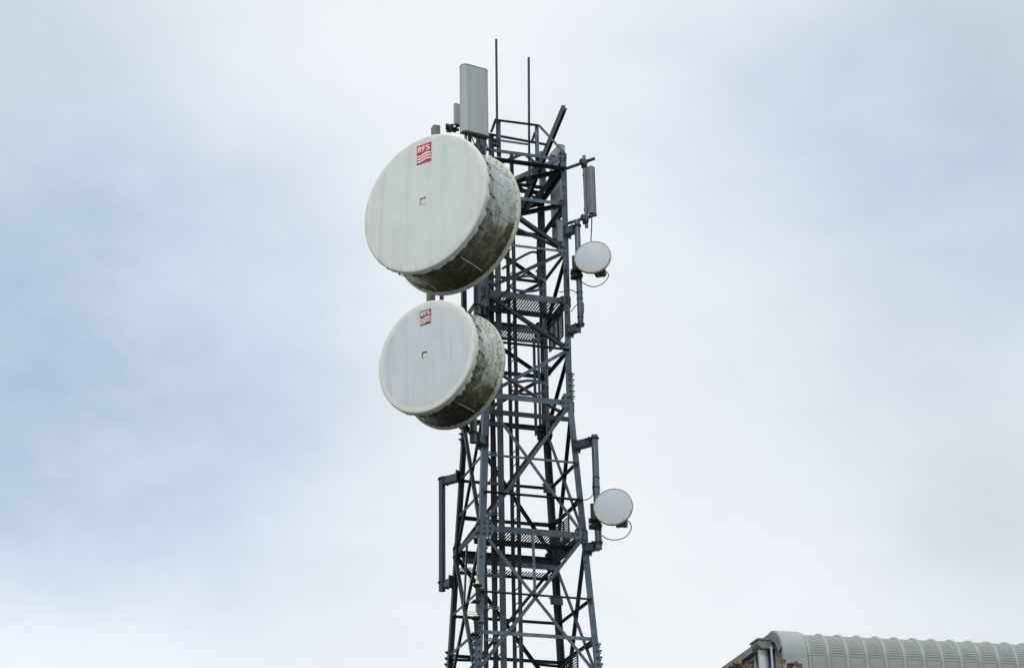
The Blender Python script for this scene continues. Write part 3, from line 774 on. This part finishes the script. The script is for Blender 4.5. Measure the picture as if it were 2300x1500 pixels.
# right-hand pair, left-hand one
v = -KD * hw(17.5) - .045 - .20; u = at_v(1300.5, 620, v)[0]
z0, z1 = zat(1304, 733, v), zat(1297, 496, v)
pole('mounting_pole', u, v, z0, z1, .060, 'grey tube on the right leg behind the upper small dish', [(zat(1300, 738, v) + .04, 1, -1), (zat(1290, 512, v), 1, -1)], GP, [zat(1303, y, v) for y in (618, 657, 672, 713)])
PR1 = (u, v)
v = -KD * hw(12.6) - .045 - .28; u = at_v(1340, 1105, v)[0]
z0, z1 = zat(1345, 1233, v), zat(1336, 977, v)
pole('mounting_pole', u, v, z0, z1, .066, 'grey tube on the right leg behind the lower small dish', [(z0 + .08, 1, -1), (zat(1336, 990, v), 1, -1)], GP, [zat(1340, y, v) for y in (1073, 1095, 1189, 1222)])
PR2 = (u, v)
v = KD * hw(12.) + .045 + .27; u = at_v(993, 1200, v)[0]
z0, z1 = zat(993, 1327, v), zat(993, 1072, v)
pole('mounting_pole', u, v, z0, z1, .068, 'empty grey tube standing off the left rear leg with nothing mounted on it', [(z0 + .12, -1, 1), (z1 - .09, -1, 1)], GP)
# the tubes that carry the two drum dishes
for hub, r, zt, zb, lab in ((hub1, .073, None, 706, 'thick grey tube carrying the larger upper drum dish'), (hub2, .073, None, 994, 'thick grey tube carrying the smaller lower drum dish')):
    q = hub - T0; u, v = q.dot(EU), q.dot(EV)
    z0 = zat(1065, zb, v); z1 = hub.z + (1.3 if hub is hub1 else .9)
    pole('dish_pole', u, v, z0, z1, r, lab, [(z0 + .14, -1, -1), (z0 + 1.5, -1, -1)], GP)
# rods rising from the cage head
for (xa, ya, xb, yb, v, lab) in ((1114.5, 89, 1117, 330, -.76, 'taller thin bare rod rising from the top left of the tower head'), (1187.5, 130, 1189, 416, -.45, 'shorter thin bare rod rising from the middle of the tower head')):
    u0_, _, zt = at_v(xa, ya, v); u1_, _, zb = at_v(xb, yb, v)
    root = thing('lightning_rod', TL(u1_, v, zb), lab, 'rod', 'thin rods on the tower head')
    part('rod', lambda mb: mb.tube([TL(u1_, v, zb), TL(u0_, v, zt)], .026, 12), M_STEEL_SHADE, root, 40)
    part('clamp', lambda mb: [mb.box(TL(u1_, v + .03, zb + q), (EU, EV, EZ), (.055, .05, .03)) for q in (.06, .16)], M_BOLT, root)

# ------------------------------------------------------------------ panel antennas
def panel(px, py_b, py_t, v, az, w, d, label, mtl, mtl_cap=None, group='flat panel antennas on the tower', pole_r=.03, pole_ext=(.15, .1), conn=True, arms=None, chamf=.26):
    """upright box radome with chamfered front corners, end caps, connectors below, and its own little pole behind"""
    u, _, zb = at_v(px, py_b, v); zt = at_v(px, py_t, v)[2]; H = zt - zb
    a = Vector((math.sin(R_(az)), -math.cos(R_(az)), 0)); s = EZ.cross(a).normalized()
    o = TL(u, v, zb)
    root = thing('panel_antenna', o, label, 'antenna', group)
    cw = w * chamf * .5
    L = [(-w/2, -d/2), (w/2, -d/2), (w/2, d * .12), (w/2 - cw * .45, d * .36), (w/2 - cw, d/2), (-w/2 + cw, d/2), (-w/2 + cw * .45, d * .36), (-w/2, d * .12)]
    part('cover', lambda mb: mb.prism([o + s * x + a * y + EZ * .02 for x, y in L], EZ * (H - .04)), mtl, root, 8)
    for zz in (0, H - .02):
        part('end_cap', lambda mb: mb.prism([o + s * (x * 1.012) + a * (y * 1.03) + EZ * zz for x, y in L], EZ * .02), mtl_cap or M_PANEL2, root)
    if conn:
        for k in range(5):
            x = (-.34 + .17 * k) * w
            part('connector', lambda mb: mb.lathe(o + s * x - a * (.01 + .02 * (k % 2)), -EZ, [(.004, -.001), (.02, -.001), (.02, .045), (.012, .05), (.012, .08), (.004, .085)], 12), M_BOLT, root)
    def br(mb):
        for zz in (.12 * H, .86 * H):
            mb.box(o - a * (d/2 + .05) + EZ * zz, (s, a, EZ), (.05, .05, .045)); mb.box(o - a * (d/2 + .085) + EZ * zz, (s, a, EZ), (.08, .012, .03))
    part('tilt_bracket', br, M_BOLT, root)
    pc = o - a * (d/2 + .12 + pole_r)
    return root, pc, H, o, a, s
GA = 'mounting poles held off the tower legs'
def antenna_pole(pc, z0, z1, r, label, su=None, sv=None, zs=()):
    q = pc - T0
    return pole('antenna_pole', q.dot(EU), q.dot(EV), z0, z1, r, label, [(zz, su, sv) for zz in zs], GA)
# big grey panel over the upper dish
R1, pc, H, o, a, s = panel(1067, 304, 154, -1.15, 27, .61, .18, 'broad pale grey panel antenna standing above the larger drum dish', M_PANEL)
antenna_pole(pc, o.z - .5, o.z + H * .8, .04, 'short tube behind the broad panel antenna on top', -1, -1, (o.z - .3,))
def crack(mb):
    p = [o + s * (.55 * .12 + .006 * math.sin(i * 2.1)) + a * (.17 / 2 + .001) + EZ * (H * (.86 - .37 * i / 8)) for i in range(9)]
    mb.tube(p, .003, 5)
part('crack', crack, M_BOLT, R1)
# cables looping down from it
def cab(px0, py0, pts, v, r=.012):
    return lambda mb: mb.tube(spline([PV(x, y, v) for x, y in pts]), r, 6)
def spline(P, n=8):
    P = [Vector(p) for p in P]; out = []
    for i in range(len(P) - 1):
        p0, p1, p2, p3 = P[max(i - 1, 0)], P[i], P[i + 1], P[min(i + 2, len(P) - 1)]
        for k in range(n):
            t = k / n
            out.append(.5 * ((2 * p1) + (p2 - p0) * t + (2 * p0 - 5 * p1 + 4 * p2 - p3) * t * t + (3 * p1 - p0 - 3 * p2 + p3) * t ** 3))
    return out + [P[-1]]
for pts in ([(1075, 311), (1078, 325), (1086, 340), (1090, 352)], [(1090, 316), (1096, 333), (1105, 342), (1106, 352)], [(1060, 309), (1063, 318), (1070, 330), (1080, 346)]):
    part('cable', cab(0, 0, pts, -1.08), M_CABLE, R1, 60)
# slim lilac one behind it
R2, pc, H, o, a, s = panel(1025.5, 281, 235, -.2, -50, .085, .11, 'slim pale lilac antenna box peeping out behind the broad panel', M_LILAC, M_PANEL2, conn=False)
antenna_pole(o + EU * .2, o.z - .9, o.z + H * .6, .03, 'thin dark tube behind the slim lilac antenna', -1, -1, (o.z - .75,))
def clampjunk(mb):
    rn = random.Random(4)
    for k in range(16):
        x = 1002 + rn.random() * 27; y = 282 + rn.random() * 12
        mb.box(PV(x, y, -.15 + rn.uniform(-.05, .05)), (EU, EV, EZ), (rn.uniform(.015, .04), .03, rn.uniform(.015, .045)))
    mb.tube([PV(1003, 296, -.15), PV(1032, 283, -.15)], .022, 8)
part('clamp', clampjunk, M_BOLT, R2)
# tall narrow ones on the left rear, mostly behind the drums
panel(978, 470, 286, .55, -70, .20, .15, 'narrow grey panel antenna whose top shows over the larger drum dish', M_PANEL2, M_PANEL2, conn=False)
panel(967, 760, 560, .75, -70, .18, .14, 'narrow grey panel antenna showing only in the gap between the two drum dishes', M_PANEL2, conn=False)
v = .75; u = at_v(992, 600, v)[0]
pole('antenna_pole', u, v, zat(992, 790, v), zat(992, 420, v), .045, 'dark tube showing in the gap between the two drum dishes', [(zat(992, 740, v), -1, 1), (zat(992, 560, v), -1, 1)], GA)
# pale ones at the right rear, seen through the lattice
panel(1257, 484, 338, .15, 112, .50, .17, 'pale broad panel antenna behind the right leg near the tower top', M_PANEL, conn=True)
panel(1254, 550, 500, .3, 110, .30, .14, 'short pale panel antenna low behind the right leg', M_PANEL, conn=False)
panel(1204, 395, 372, .7, 170, .22, .12, 'small lilac box antenna inside the tower head', M_LILAC, conn=False)
# slim one on cross arms out to the right
v = -KD * hw(19) - .045 - .30
R5, pc, H, o, a, s = panel(1331, 481, 377, v - .05, 48, .145, .13, 'slim weathered panel antenna on cross arms to the right of the tower', M_PANEL2, conn=False)
up_ = at_v(1315, 440, v)[0]
pr = pole('antenna_pole', up_, v, zat(1317, 511, v), zat(1311, 350, v), .036, 'thin tube on two cross arms beside the slim right-hand antenna', [], GA)
for pa, pb in (((1266, 381), (1336, 356)), ((1268, 504), (1340, 482))):
    part('cross_arm', lambda mb: mb.tube([PV(pa[0], pa[1], v + .35), PV(pb[0], pb[1], v - .12)], .034, 10), M_PIPE, pr, 40)
    def cl(mb):
        c_ = PV((1313 if pa[1] < 450 else 1316), pa[1] + (pb[1] - pa[1]) * .64, v)
        mb.box(c_ - EU * .03, (EU, EV, EZ), (.075, .05, .05))
        mb.k = 1
        for x in (-.1, .05):
            for y in (-.03, .03): mb.bolt(c_ + EU * x - EV * .05 + EZ * y, -EV, .012, .04)
        mb.box(c_ + EZ * -.09 - EU * .01, (EU, EV, EZ), (.045, .06, .03))
    part('clamp', cl, [M_PIPE, M_BOLT], pr)
part('cable', cab(0, 0, [(1329, 484), (1329, 500), (1328.5, 520), (1327, 542)], v), M_CABLE, R5, 60)

# ------------------------------------------------------------------ small dishes on the right
def small_dish(px, py, pole_uv, az, tilt, R, label, rim_m, cable, extra):
    u, v = pole_uv; P = TL(u, v, 0)
    d = ray(px, py); dist = (P.y - .32 - CAM.y) / d.y; c0 = CAM + d * dist
    a = Vector((math.sin(R_(az)) * math.cos(R_(tilt)), -math.cos(R_(az)) * math.cos(R_(tilt)), math.sin(R_(tilt))))
    s = EZ.cross(a).normalized(); up = a.cross(s)
    root = thing('small_dish', c0, label, 'dish antenna', 'small link dishes on the right')
    N = 72
    def cyl(rad, ang, dd): return c0 - a * dd + s * (rad * math.cos(ang)) + up * (rad * math.sin(ang))
    part('radome', lambda mb: mb.loft([[cyl(R * q, 6.28318 * k / N, dd) for k in range(N)] for q, dd in ((.002, -.014), (.5, -.011), (.85, -.004), (.955, 0.0))], caps=False), M_DISC, root, 60)
    def rimf(mb):
        mb.loft([[cyl(R * q, 6.28318 * k / N, dd) for k in range(N)] for q, dd in ((.95, .003), (.955, -.006), (.988, -.006), (1.0, .004), (1.0, .05), (.97, .07), (.9, .07))], caps=False)
        mb.k = 1
        for k in range(10):
            an = 6.28318 * (k + .4) / 10; mb.box(cyl(R * .962, an, -.007), (s * math.cos(an) + up * math.sin(an), a, s * -math.sin(an) + up * math.cos(an)), (.006, .002, .009))
    part('rim', rimf, [rim_m, M_BOXG], root, 40)
    part('reflector', lambda mb: mb.loft([[cyl(R * q, 6.28318 * k / N, dd) for k in range(N)] for q, dd in ((.96, .06), (.8, .10), (.55, .145), (.3, .17), (.12, .18), (.002, .182))], caps=False), M_BOXG, root, 50)
    # outdoor radio box behind, lower right, with a handle
    def odu(mb):
        o = c0 - a * .26 + s * .10 - up * (R * .56)
        L = [(-.09, -.085), (.10, -.085), (.13, .0), (.10, .10), (-.10, .10), (-.13, 0)]
        mb.prism([o + s * x + up * y - a * .07 for x, y in L], a * .14)
        for k in range(7): mb.box(o - a * .085 + s * (-.08 + .027 * k), (s, up, a), (.005, .075, .02))
    bx = part('radio_box', odu, M_BOXG, root)
    hp = c0 - a * .20 + s * .19 - up * (R * .78)
    part('handle', lambda mb: mb.tube([hp + s * -.03, hp - up * .07 - s * .02, hp - up * .07 + s * .04, hp + s * .05 + up * .02], .008, 6), M_STEEL, bx)
    def mount(mb):
        o = TL(u, v, c0.z)
        mb.box(o + a * .10 - EZ * .05, (s, EZ, a), (.11, .16, .05)); mb.box(o + a * .17 + s * .10, (s, EZ, a), (.10, .07, .06))
        for q in (-.18, -.30): 
            mb.box(o - EU * .05 + EZ * q, (EU, EV, EZ), (.10, .10, .035)); mb.tube([o - EU * .16 + EZ * q - EV * .08, o - EU * .02 + EZ * q - EV * .08], .012, 6); mb.tube([o - EU * .19 + EZ * (q + .03), o + EZ * (q + .03)], .010, 6)
    part('pole_clamp', mount, M_BOLT, root)
    for pts, vv in cable:
        part('cable', lambda mb: mb.tube(spline([PV(x, y, vv) for x, y in pts]), .0095, 6), M_CABLE, root, 60)
    return root
u, v = PR1
small_dish(1331, 577, PR1, -14, 6.5, .376, 'upper small pale blue dish with yellowed rim, right of the tower', M_YRIM,
    [([(1359, 608), (1366, 615), (1366, 622), (1356, 635), (1340, 643), (1325, 643), (1312, 637), (1306, 632)], v - .12), ([(1256, 655), (1262, 656), (1275, 651), (1288, 653), (1295, 659)], v - .05), ([(1283, 700), (1290, 690), (1297, 683)], v - .06), ([(1310, 680), (1311, 695), (1309, 710), (1303, 720)], v - .06)], None)
u, v = PR2
small_dish(1377, 1137, PR2, -14, 7.0, .378, 'lower small pale blue dish with yellowed rim, right of the tower', M_YRIM,
    [([(1407, 1166), (1415, 1174), (1418, 1185), (1412, 1198), (1400, 1208), (1382, 1212), (1365, 1210), (1352, 1202)], v - .12), ([(1305, 1122), (1316, 1122), (1326, 1117), (1332, 1108), (1331, 1095), (1332, 1072)], v - .07)], None)

# ------------------------------------------------------------------ loose cables inside the tower
for lab, pts, v, rr in [('thick black cable bundle crossing the tower behind the upper drum dish', [(1128, 604), (1150, 590), (1175, 575), (1198, 566), (1215, 575), (1222, 600)], .1, .026),
                    ('thin dark stay cable slanting down across the front of the tower', [(1186, 611), (1160, 628), (1140, 650), (1118, 672)], -.95, .018)]:
    o_ = part('cable', lambda mb: mb.tube(spline([PV(x, y, v) for x, y in pts]), rr, 8), M_CABLE, thing('cable_run', PV(*pts[0], v), lab, 'cable'), 60)
cr = thing('coiled_cables', TL(.65, .5, 17.5), 'tangle of black feeder cables on the right rear leg under the tower head', 'cable')
rn = random.Random(5)
for k in range(6):
    pts = [TL(hw(18) - .10 + rn.uniform(-.07, .07), KD * hw(18) - .16 + rn.uniform(-.09, .05), zz + rn.uniform(-.1, .1)) for zz in (19.1, 18.6, 18.0, 17.4, 16.8)]
    part('feeder_cable', lambda mb: mb.tube(spline(pts), .016, 6), M_CABLE, cr, 60)

# ------------------------------------------------------------------ yellow cones on the near leg
for px, py, lab in ((1072, 1312, 'upper of the two small pale yellow cone lamps on the near leg'), (1068.5, 1385, 'lower of the two small pale yellow cone lamps on the near leg')):
    vv = -KD * hw(10.5) - .19
    u, _, z = at_v(px, py, vv); o = TL(u, vv, z)
    rt = thing('cone_beacon', o, lab, 'beacon', 'pale yellow cones on the near leg')
    part('cone', lambda mb: mb.lathe(o, EZ, [(.004, .0), (.052, .0), (.050, .012), (.012, .088), (.004, .092)], 24), M_YEL, rt, 40)
    part('base_disc', lambda mb: mb.lathe(o - EZ * .025, EZ, [(.004, 0), (.06, -.03), (.088, .0), (.088, .023), (.004, .024)], 24), M_BOLT, rt, 40)
    part('stem', lambda mb: (mb.tube([o - EZ * .04, o - EZ * .33], [.042, .026], 10), mb.box(o - EZ * .30 + EV * .09, (EU, EV, EZ), (.07, .10, .012)), mb.box(o - EZ * .1 + EU * .10, (EU, EV, EZ), (.05, .02, .02))), M_BOLT, rt, 40)
    part('spike', lambda mb: [mb.tube([o - EZ * q - EU * .02, o - EZ * q - EU * .17], .005, 5) for q in (-.09, -.05, .36)], M_BOLT, rt)

# ------------------------------------------------------------------ grey metal building with curved eave, lower right
TB = R_(10.5)
BE = Vector((math.cos(TB), math.sin(TB), 0)); BW = Vector((-math.sin(TB), math.cos(TB), 0))
d = ray(1735, 1424); BO = CAM + d * (29.8 / d.dot(FWD))       # top of the corner, where the flat roof meets the curve
RC = .46; ZR = BO.z
BO = BO - BW * RC; BO.z = 0                                     # foot of the corner, on the front wall plane
def BL(e, w, z): return BO + BE * e + BW * w + EZ * z
bld = thing('metal_building', BO, 'grey profiled metal building with a ribbed curved eave at the lower right', 'building')
LEN, DEP = 24.0, 16.0
E0, PIT = .43, .3335
def curve(t, r=RC):     # t: 0 at springing on the wall, 1 at the top
    an = t * math.pi / 2; return RC - r * math.cos(an), ZR - RC + r * math.sin(an)
# front cladding: pans crimped in the curve, ribs between
def pans(mb):
    nrib = int((LEN - E0) / PIT)
    crimps = 15; per = 6; M = crimps * per
    for i in range(nrib):
        x0, x1 = E0 + i * PIT, E0 + (i + 1) * PIT
        es = [x0 + .0, x0 + .045, x0 + .07, (x0 + x1) / 2, x1 - .07, x1 - .045, x1]
        far = i > 16
        loops = []
        zs = [0.0, ZR - RC - .9, ZR - RC - .12]
        for zz in zs: loops.append([BL(e, .0, zz) for e in es])
        mm = M if not far else M // 2
        for k in range(mm + 1):
            t = k / mm
            rip = .0075 * math.sin(2 * math.pi * t * crimps) * min(1, t * 8 + .2) * min(1, (1 - t) * 8)
            row = []
            for j, e in enumerate(es):
                w, zz = curve(t * .98 + .0, RC - (.004 + rip * (1 if 2 <= j <= 4 else .0)) * 1.0); row.append(BL(e, w, zz))
            loops.append(row)
        loops.append([BL(e, RC + 1.2, ZR - .004) for e in es])
        mb.loft(loops, caps=False, closed=False)
part('curved_cladding', pans, M_CLAD, bld, 50)
def ribs(mb, i0, i1):
    for i in range(i0, i1):
        e = E0 + i * PIT; sec = [(-.038, -.01), (-.030, .018), (-.014, .034), (.014, .034), (.030, .018), (.038, -.01)]
        loops = [[BL(e + x, -y, 0) for x, y in sec], [BL(e + x, -y, ZR - RC) for x, y in sec]]
        for k in range(1, 17):
            loops.append([BL(e + x, *curve(k / 16, RC + y)) for x, y in sec])
        loops.append([BL(e + x, RC + 1.2, ZR + y) for x, y in sec])
        mb.loft(loops)
for i in range(0, 30): part('standing_rib', lambda mb: ribs(mb, i, i + 1), M_CLADL, bld, 50)
part('standing_rib', lambda mb: ribs(mb, 30, int((LEN - E0) / PIT) + 1), M_CLADL, bld, 50)['kind'] = 'stuff'
# smooth corner trim following the curve
def trim(mb):
    loops = []
    for e0, ex in ((-.03, .0), (.39, .0)):
        pass
    th = .05
    path = [(0.0, 0.0)] + [curve(k / 20, RC) for k in range(0, 21)] + [(RC + .04, ZR)]
    def row(e, off):
        r = [BL(e, -off, 0)]
        for k in range(0, 21): r.append(BL(e, *curve(k / 20, RC + off)))
        return r
    a_, b_, c_, d_ = row(-.03, th), row(.385, th), row(.385, -.02), row(-.03, -.02)
    L = [[a_[i], b_[i], c_[i], d_[i]] for i in range(len(a_))]
    mb.loft(L)
part('corner_trim', trim, M_CLADL, bld, 40)
part('trim_screws', lambda mb: [mb.bolt(BL(.405, *curve(t, RC + .012)), -BW * math.cos(t * 1.57) + EZ * math.sin(t * 1.57), .016, .014) for t in (.05, .2, .35, .5, .65, .8)] + [mb.bolt(BL(.405, -.012, ZR - RC - q), -BW, .016, .014) for q in (.1, .28, .5)], M_RUST, bld)
# end wall in vertical trays, with fascia on top
part('end_wall', lambda mb: mb.box(BL(.12, DEP / 2 + .1, (ZR - .14) / 2), (BW, BE, EZ), (DEP / 2 - .2, .04, (ZR - .14) / 2 - .01)), M_CLADD, bld)
def fins(mb):
    w = .92
    while w < DEP - .1:
        mb.box(BL(.03, w, (ZR - .14) / 2), (BW, BE, EZ), (.030, .05, (ZR - .14) / 2))
        mb.box(BL(.04, w + .21, ZR - .165), (BW, BE, EZ), (.178, .035, .02))
        w += .42
    for w, q in ((.10, .34), (.20, .24), (.30, .19), (.44, .17)): mb.box(BL(.045, w, (ZR - q) / 2), (BW, BE, EZ), (.018, .02, (ZR - q) / 2))
part('wall_fins', fins, M_CLADL, bld)
def fascia(mb):
    L = [(-.09, -.125), (.12, -.125), (.12, -.004), (-.06, .012), (-.09, -.01)]
    mb.prism([BL(x, RC + .10, ZR + y) for x, y in L], BW * 3.0)
    mb.prism([BL(x, RC + 3.12, ZR + y) for x, y in L], BW * (DEP - RC - 3.2))
part('fascia', fascia, M_CLADD, bld)
part('fascia_end_cap', lambda mb: mb.prism([BL(-.05, w, zz) for w, zz in [curve(k / 12, RC + .03) for k in range(2, 13)] + [(RC + .10, ZR + .02), (RC + .10, ZR - .13)] + [curve(k / 12, RC - .13) for k in range(12, 1, -1)]], BE * .14), M_CLADD, bld)
part('roof_deck', lambda mb: mb.box(BL(LEN / 2 + .1, DEP / 2 + .9, ZR - .09), (BE, BW, EZ), (LEN / 2 - .1, DEP / 2 - .8, .06)), M_CLAD, bld)
part('rear_wall', lambda mb: (mb.box(BL(LEN / 2, DEP - .06, ZR / 2 - .1), (BE, BW, EZ), (LEN / 2 - .1, .05, ZR / 2 - .12)), mb.box(BL(LEN - .06, DEP / 2, ZR / 2 - .1), (BE, BW, EZ), (.05, DEP / 2 - .2, ZR / 2 - .12))), M_CLADD, bld)
# rainwater hopper and downpipe on the end wall
DW = .62
def hopper(mb):
    z = ZR - .10
    L = [(-.26, .0), (-.26, -.09), (-.20, -.14), (.02, -.14), (.02, .0)]
    mb.prism([BL(x, DW - .17, z + y) for x, y in L], BW * .36)
    mb.box(BL(-.13, DW + .01, z + .012), (BE, BW, EZ), (.15, .20, .012)); mb.box(BL(-.265, DW + .01, z - .05), (BE, BW, EZ), (.008, .15, .010))
part('rainwater_hopper', hopper, M_CLADD, bld)
part('downpipe', lambda mb: mb.lathe(BL(-.13, DW, .1), EZ, [(.01, 0), (.082, 0), (.082, ZR - .30), (.01, ZR - .30)], 24, False, (0, 1, 0)), M_DOWN, bld, 40)
part('conduit', lambda mb: mb.tube([BL(-.06, DW - .22, .1), BL(-.06, DW - .22, ZR - .22)], .018, 8), M_DOWN, bld, 40)

# ------------------------------------------------------------------ small autumn tree whose top twigs reach into the picture
d = ray(1725, 1560); TP = CAM + d * (19.5 / d.dot(FWD)); TP.z = 0
tree = thing('tree', TP, 'autumn tree top with brown and yellow leaves before the grey building', 'tree')
tips = [(1673, 1487, 19.5), (1663, 1500, 19.3), (1692, 1499, 19.7), (1756, 1487, 19.6), (1766, 1496, 19.4), (1777, 1490, 19.5), (1790, 1494, 19.6), (1799, 1500, 19.4), (1646, 1508, 19.5), (1720, 1512, 19.6)]
def tip_pt(x, y, w):
    dd = ray(x, y); return CAM + dd * (w / dd.dot(FWD))
TPS = [tip_pt(*t) for t in tips]
zc = TPS[0].z
rn = random.Random(11)
fork = TP + Vector((0, 0, 2.6))
part('trunk', lambda mb: mb.tube(spline([TP + Vector((0, 0, -.1)), TP + Vector((.03, 0, .8)), TP + Vector((-.02, .03, 1.8)), fork, TP + Vector((.04, .02, 3.9)), TP + Vector((0, 0, 5.2))], 5), [max(.012, .10 - .0037 * i) for i in range(26)], 10), M_BARK, tree, 60)
twig_ends = []
def limbs(mb):
    for k, p in enumerate(TPS):
        st = TP + Vector((rn.uniform(-.02, .02), rn.uniform(-.02, .02), rn.uniform(2.6, 4.6)))
        mid = st.lerp(p, .55) + Vector((rn.uniform(-.1, .1), rn.uniform(-.1, .1), -.1))
        e = p - Vector((0, 0, .03)); path = spline([st, mid, e], 6); mb.tube(path, [max(.003, .03 * (1 - i / len(path))) for i in range(len(path))], 6); twig_ends.append((path, 2))
    for k in range(46):
        z = rn.uniform(2.0, 5.2); an = rn.uniform(0, 6.283); ln = rn.uniform(.5, 1.5) * (1.15 - abs(z - 3.6) / 3.2)
        st = TP + Vector((0, 0, z)); e = st + Vector((math.cos(an) * ln, math.sin(an) * ln, ln * rn.uniform(.35, .8))); e.z = min(e.z, zc - .35)
        path = spline([st, st.lerp(e, .5) + Vector((0, 0, -.06)), e], 5); mb.tube(path, [max(.003, .022 * (1 - i / len(path))) for i in range(len(path))], 5); twig_ends.append((path, 1))
part('branches', limbs, M_BARK, tree, 60)
def leaf(mb, p, d, n, sz):
    """lobed, cupped leaf"""
    d = d.normalized(); x = d.cross(n).normalized(); n = x.cross(d)
    L = [(0, 0), (.16, .10), (.42, .06), (.34, .28), (.52, .48), (.28, .55), (.22, .78), (0, 1.0), (-.22, .78), (-.28, .55), (-.52, .48), (-.34, .28), (-.42, .06), (-.16, .10)]
    b0 = len(mb.v); cup = rn.uniform(.1, .6); cv = rn.uniform(-.3, .4)
    mb.v.append(p + d * (.45 * sz))
    for a_, b_ in L: mb.v.append(p + x * (a_ * sz) + d * (b_ * sz) + n * (sz * (cup * abs(a_) + cv * (b_ - .45) ** 2)))
    for i in range(len(L)): mb.face([b0, b0 + 1 + i, b0 + 1 + (i + 1) % len(L)])
def leaves(mb):
    for path, kind in twig_ends:
        n = 1 if kind == 2 else 12
        for k in range(n):
            q = path[-1 - int(rn.random() ** 1.5 * min(len(path) - 1, 3 if kind == 2 else 8))] + Vector((rn.uniform(-.02, .02), rn.uniform(-.02, .02), rn.uniform(-.03, .0)))
            if kind == 2: q.z -= rn.uniform(0.0, .05)
            dr = Vector((rn.uniform(-1, 1), rn.uniform(-1, 1), rn.uniform(-.5, .9))); nn = Vector((rn.uniform(-1, 1), rn.uniform(-1, 1), rn.uniform(-.2, 1)))
            mb.k = rn.choice((0, 0, 1, 2, 2)); leaf(mb, q, dr, nn, rn.uniform(.055, .095))
SHOOT = [(1659, 1491, 15, 1, .1, 1), (1652, 1499, 13, 0, -.5, 1), (1676, 1499, 16, 0, 1.2, .7), (1664, 1502, 14, 2, .2, 1), (1648, 1503, 13, 2, -1, .6), (1671, 1504, 14, 0, .4, .9),
         (1757, 1491, 15, 0, .7, 1), (1766, 1490, 18, 1, -1.6, -.2), (1783, 1497, 15, 0, .5, 1), (1782, 1497, 14, 2, -.9, .5), (1788, 1499, 15, 2, .4, .9), (1792, 1500, 13, 0, .8, .8), (1798, 1502, 13, 2, -.1, 1), (1775, 1503, 14, 0, -.4, .8)]
def shoot_leaves(mb):
    for x, y, sz, k, dx, dz in SHOOT:
        mb.k = k; leaf(mb, tip_pt(x, y, 19.5 + rn.uniform(-.1, .1)), Vector((dx, rn.uniform(-.4, .4), dz)), Vector((rn.uniform(-.6, .6), -1, rn.uniform(-.2, .6))), sz * 19.5 / F_PX * 1.12)
_lv = leaves
def leaves(mb): _lv(mb); shoot_leaves(mb)
part('crown', leaves, [M_LEAF1, M_LEAF2, M_LEAF3], tree)

# ------------------------------------------------------------------ ground
mb = MB(); S = 2500
mb.v = [Vector((-S, -S, 0)), Vector((S, -S, 0)), Vector((S, S, 0)), Vector((-S, S, 0))]; mb.face([0, 1, 2, 3])
tag(mb.build('ground', M_GROUND), kind='structure')
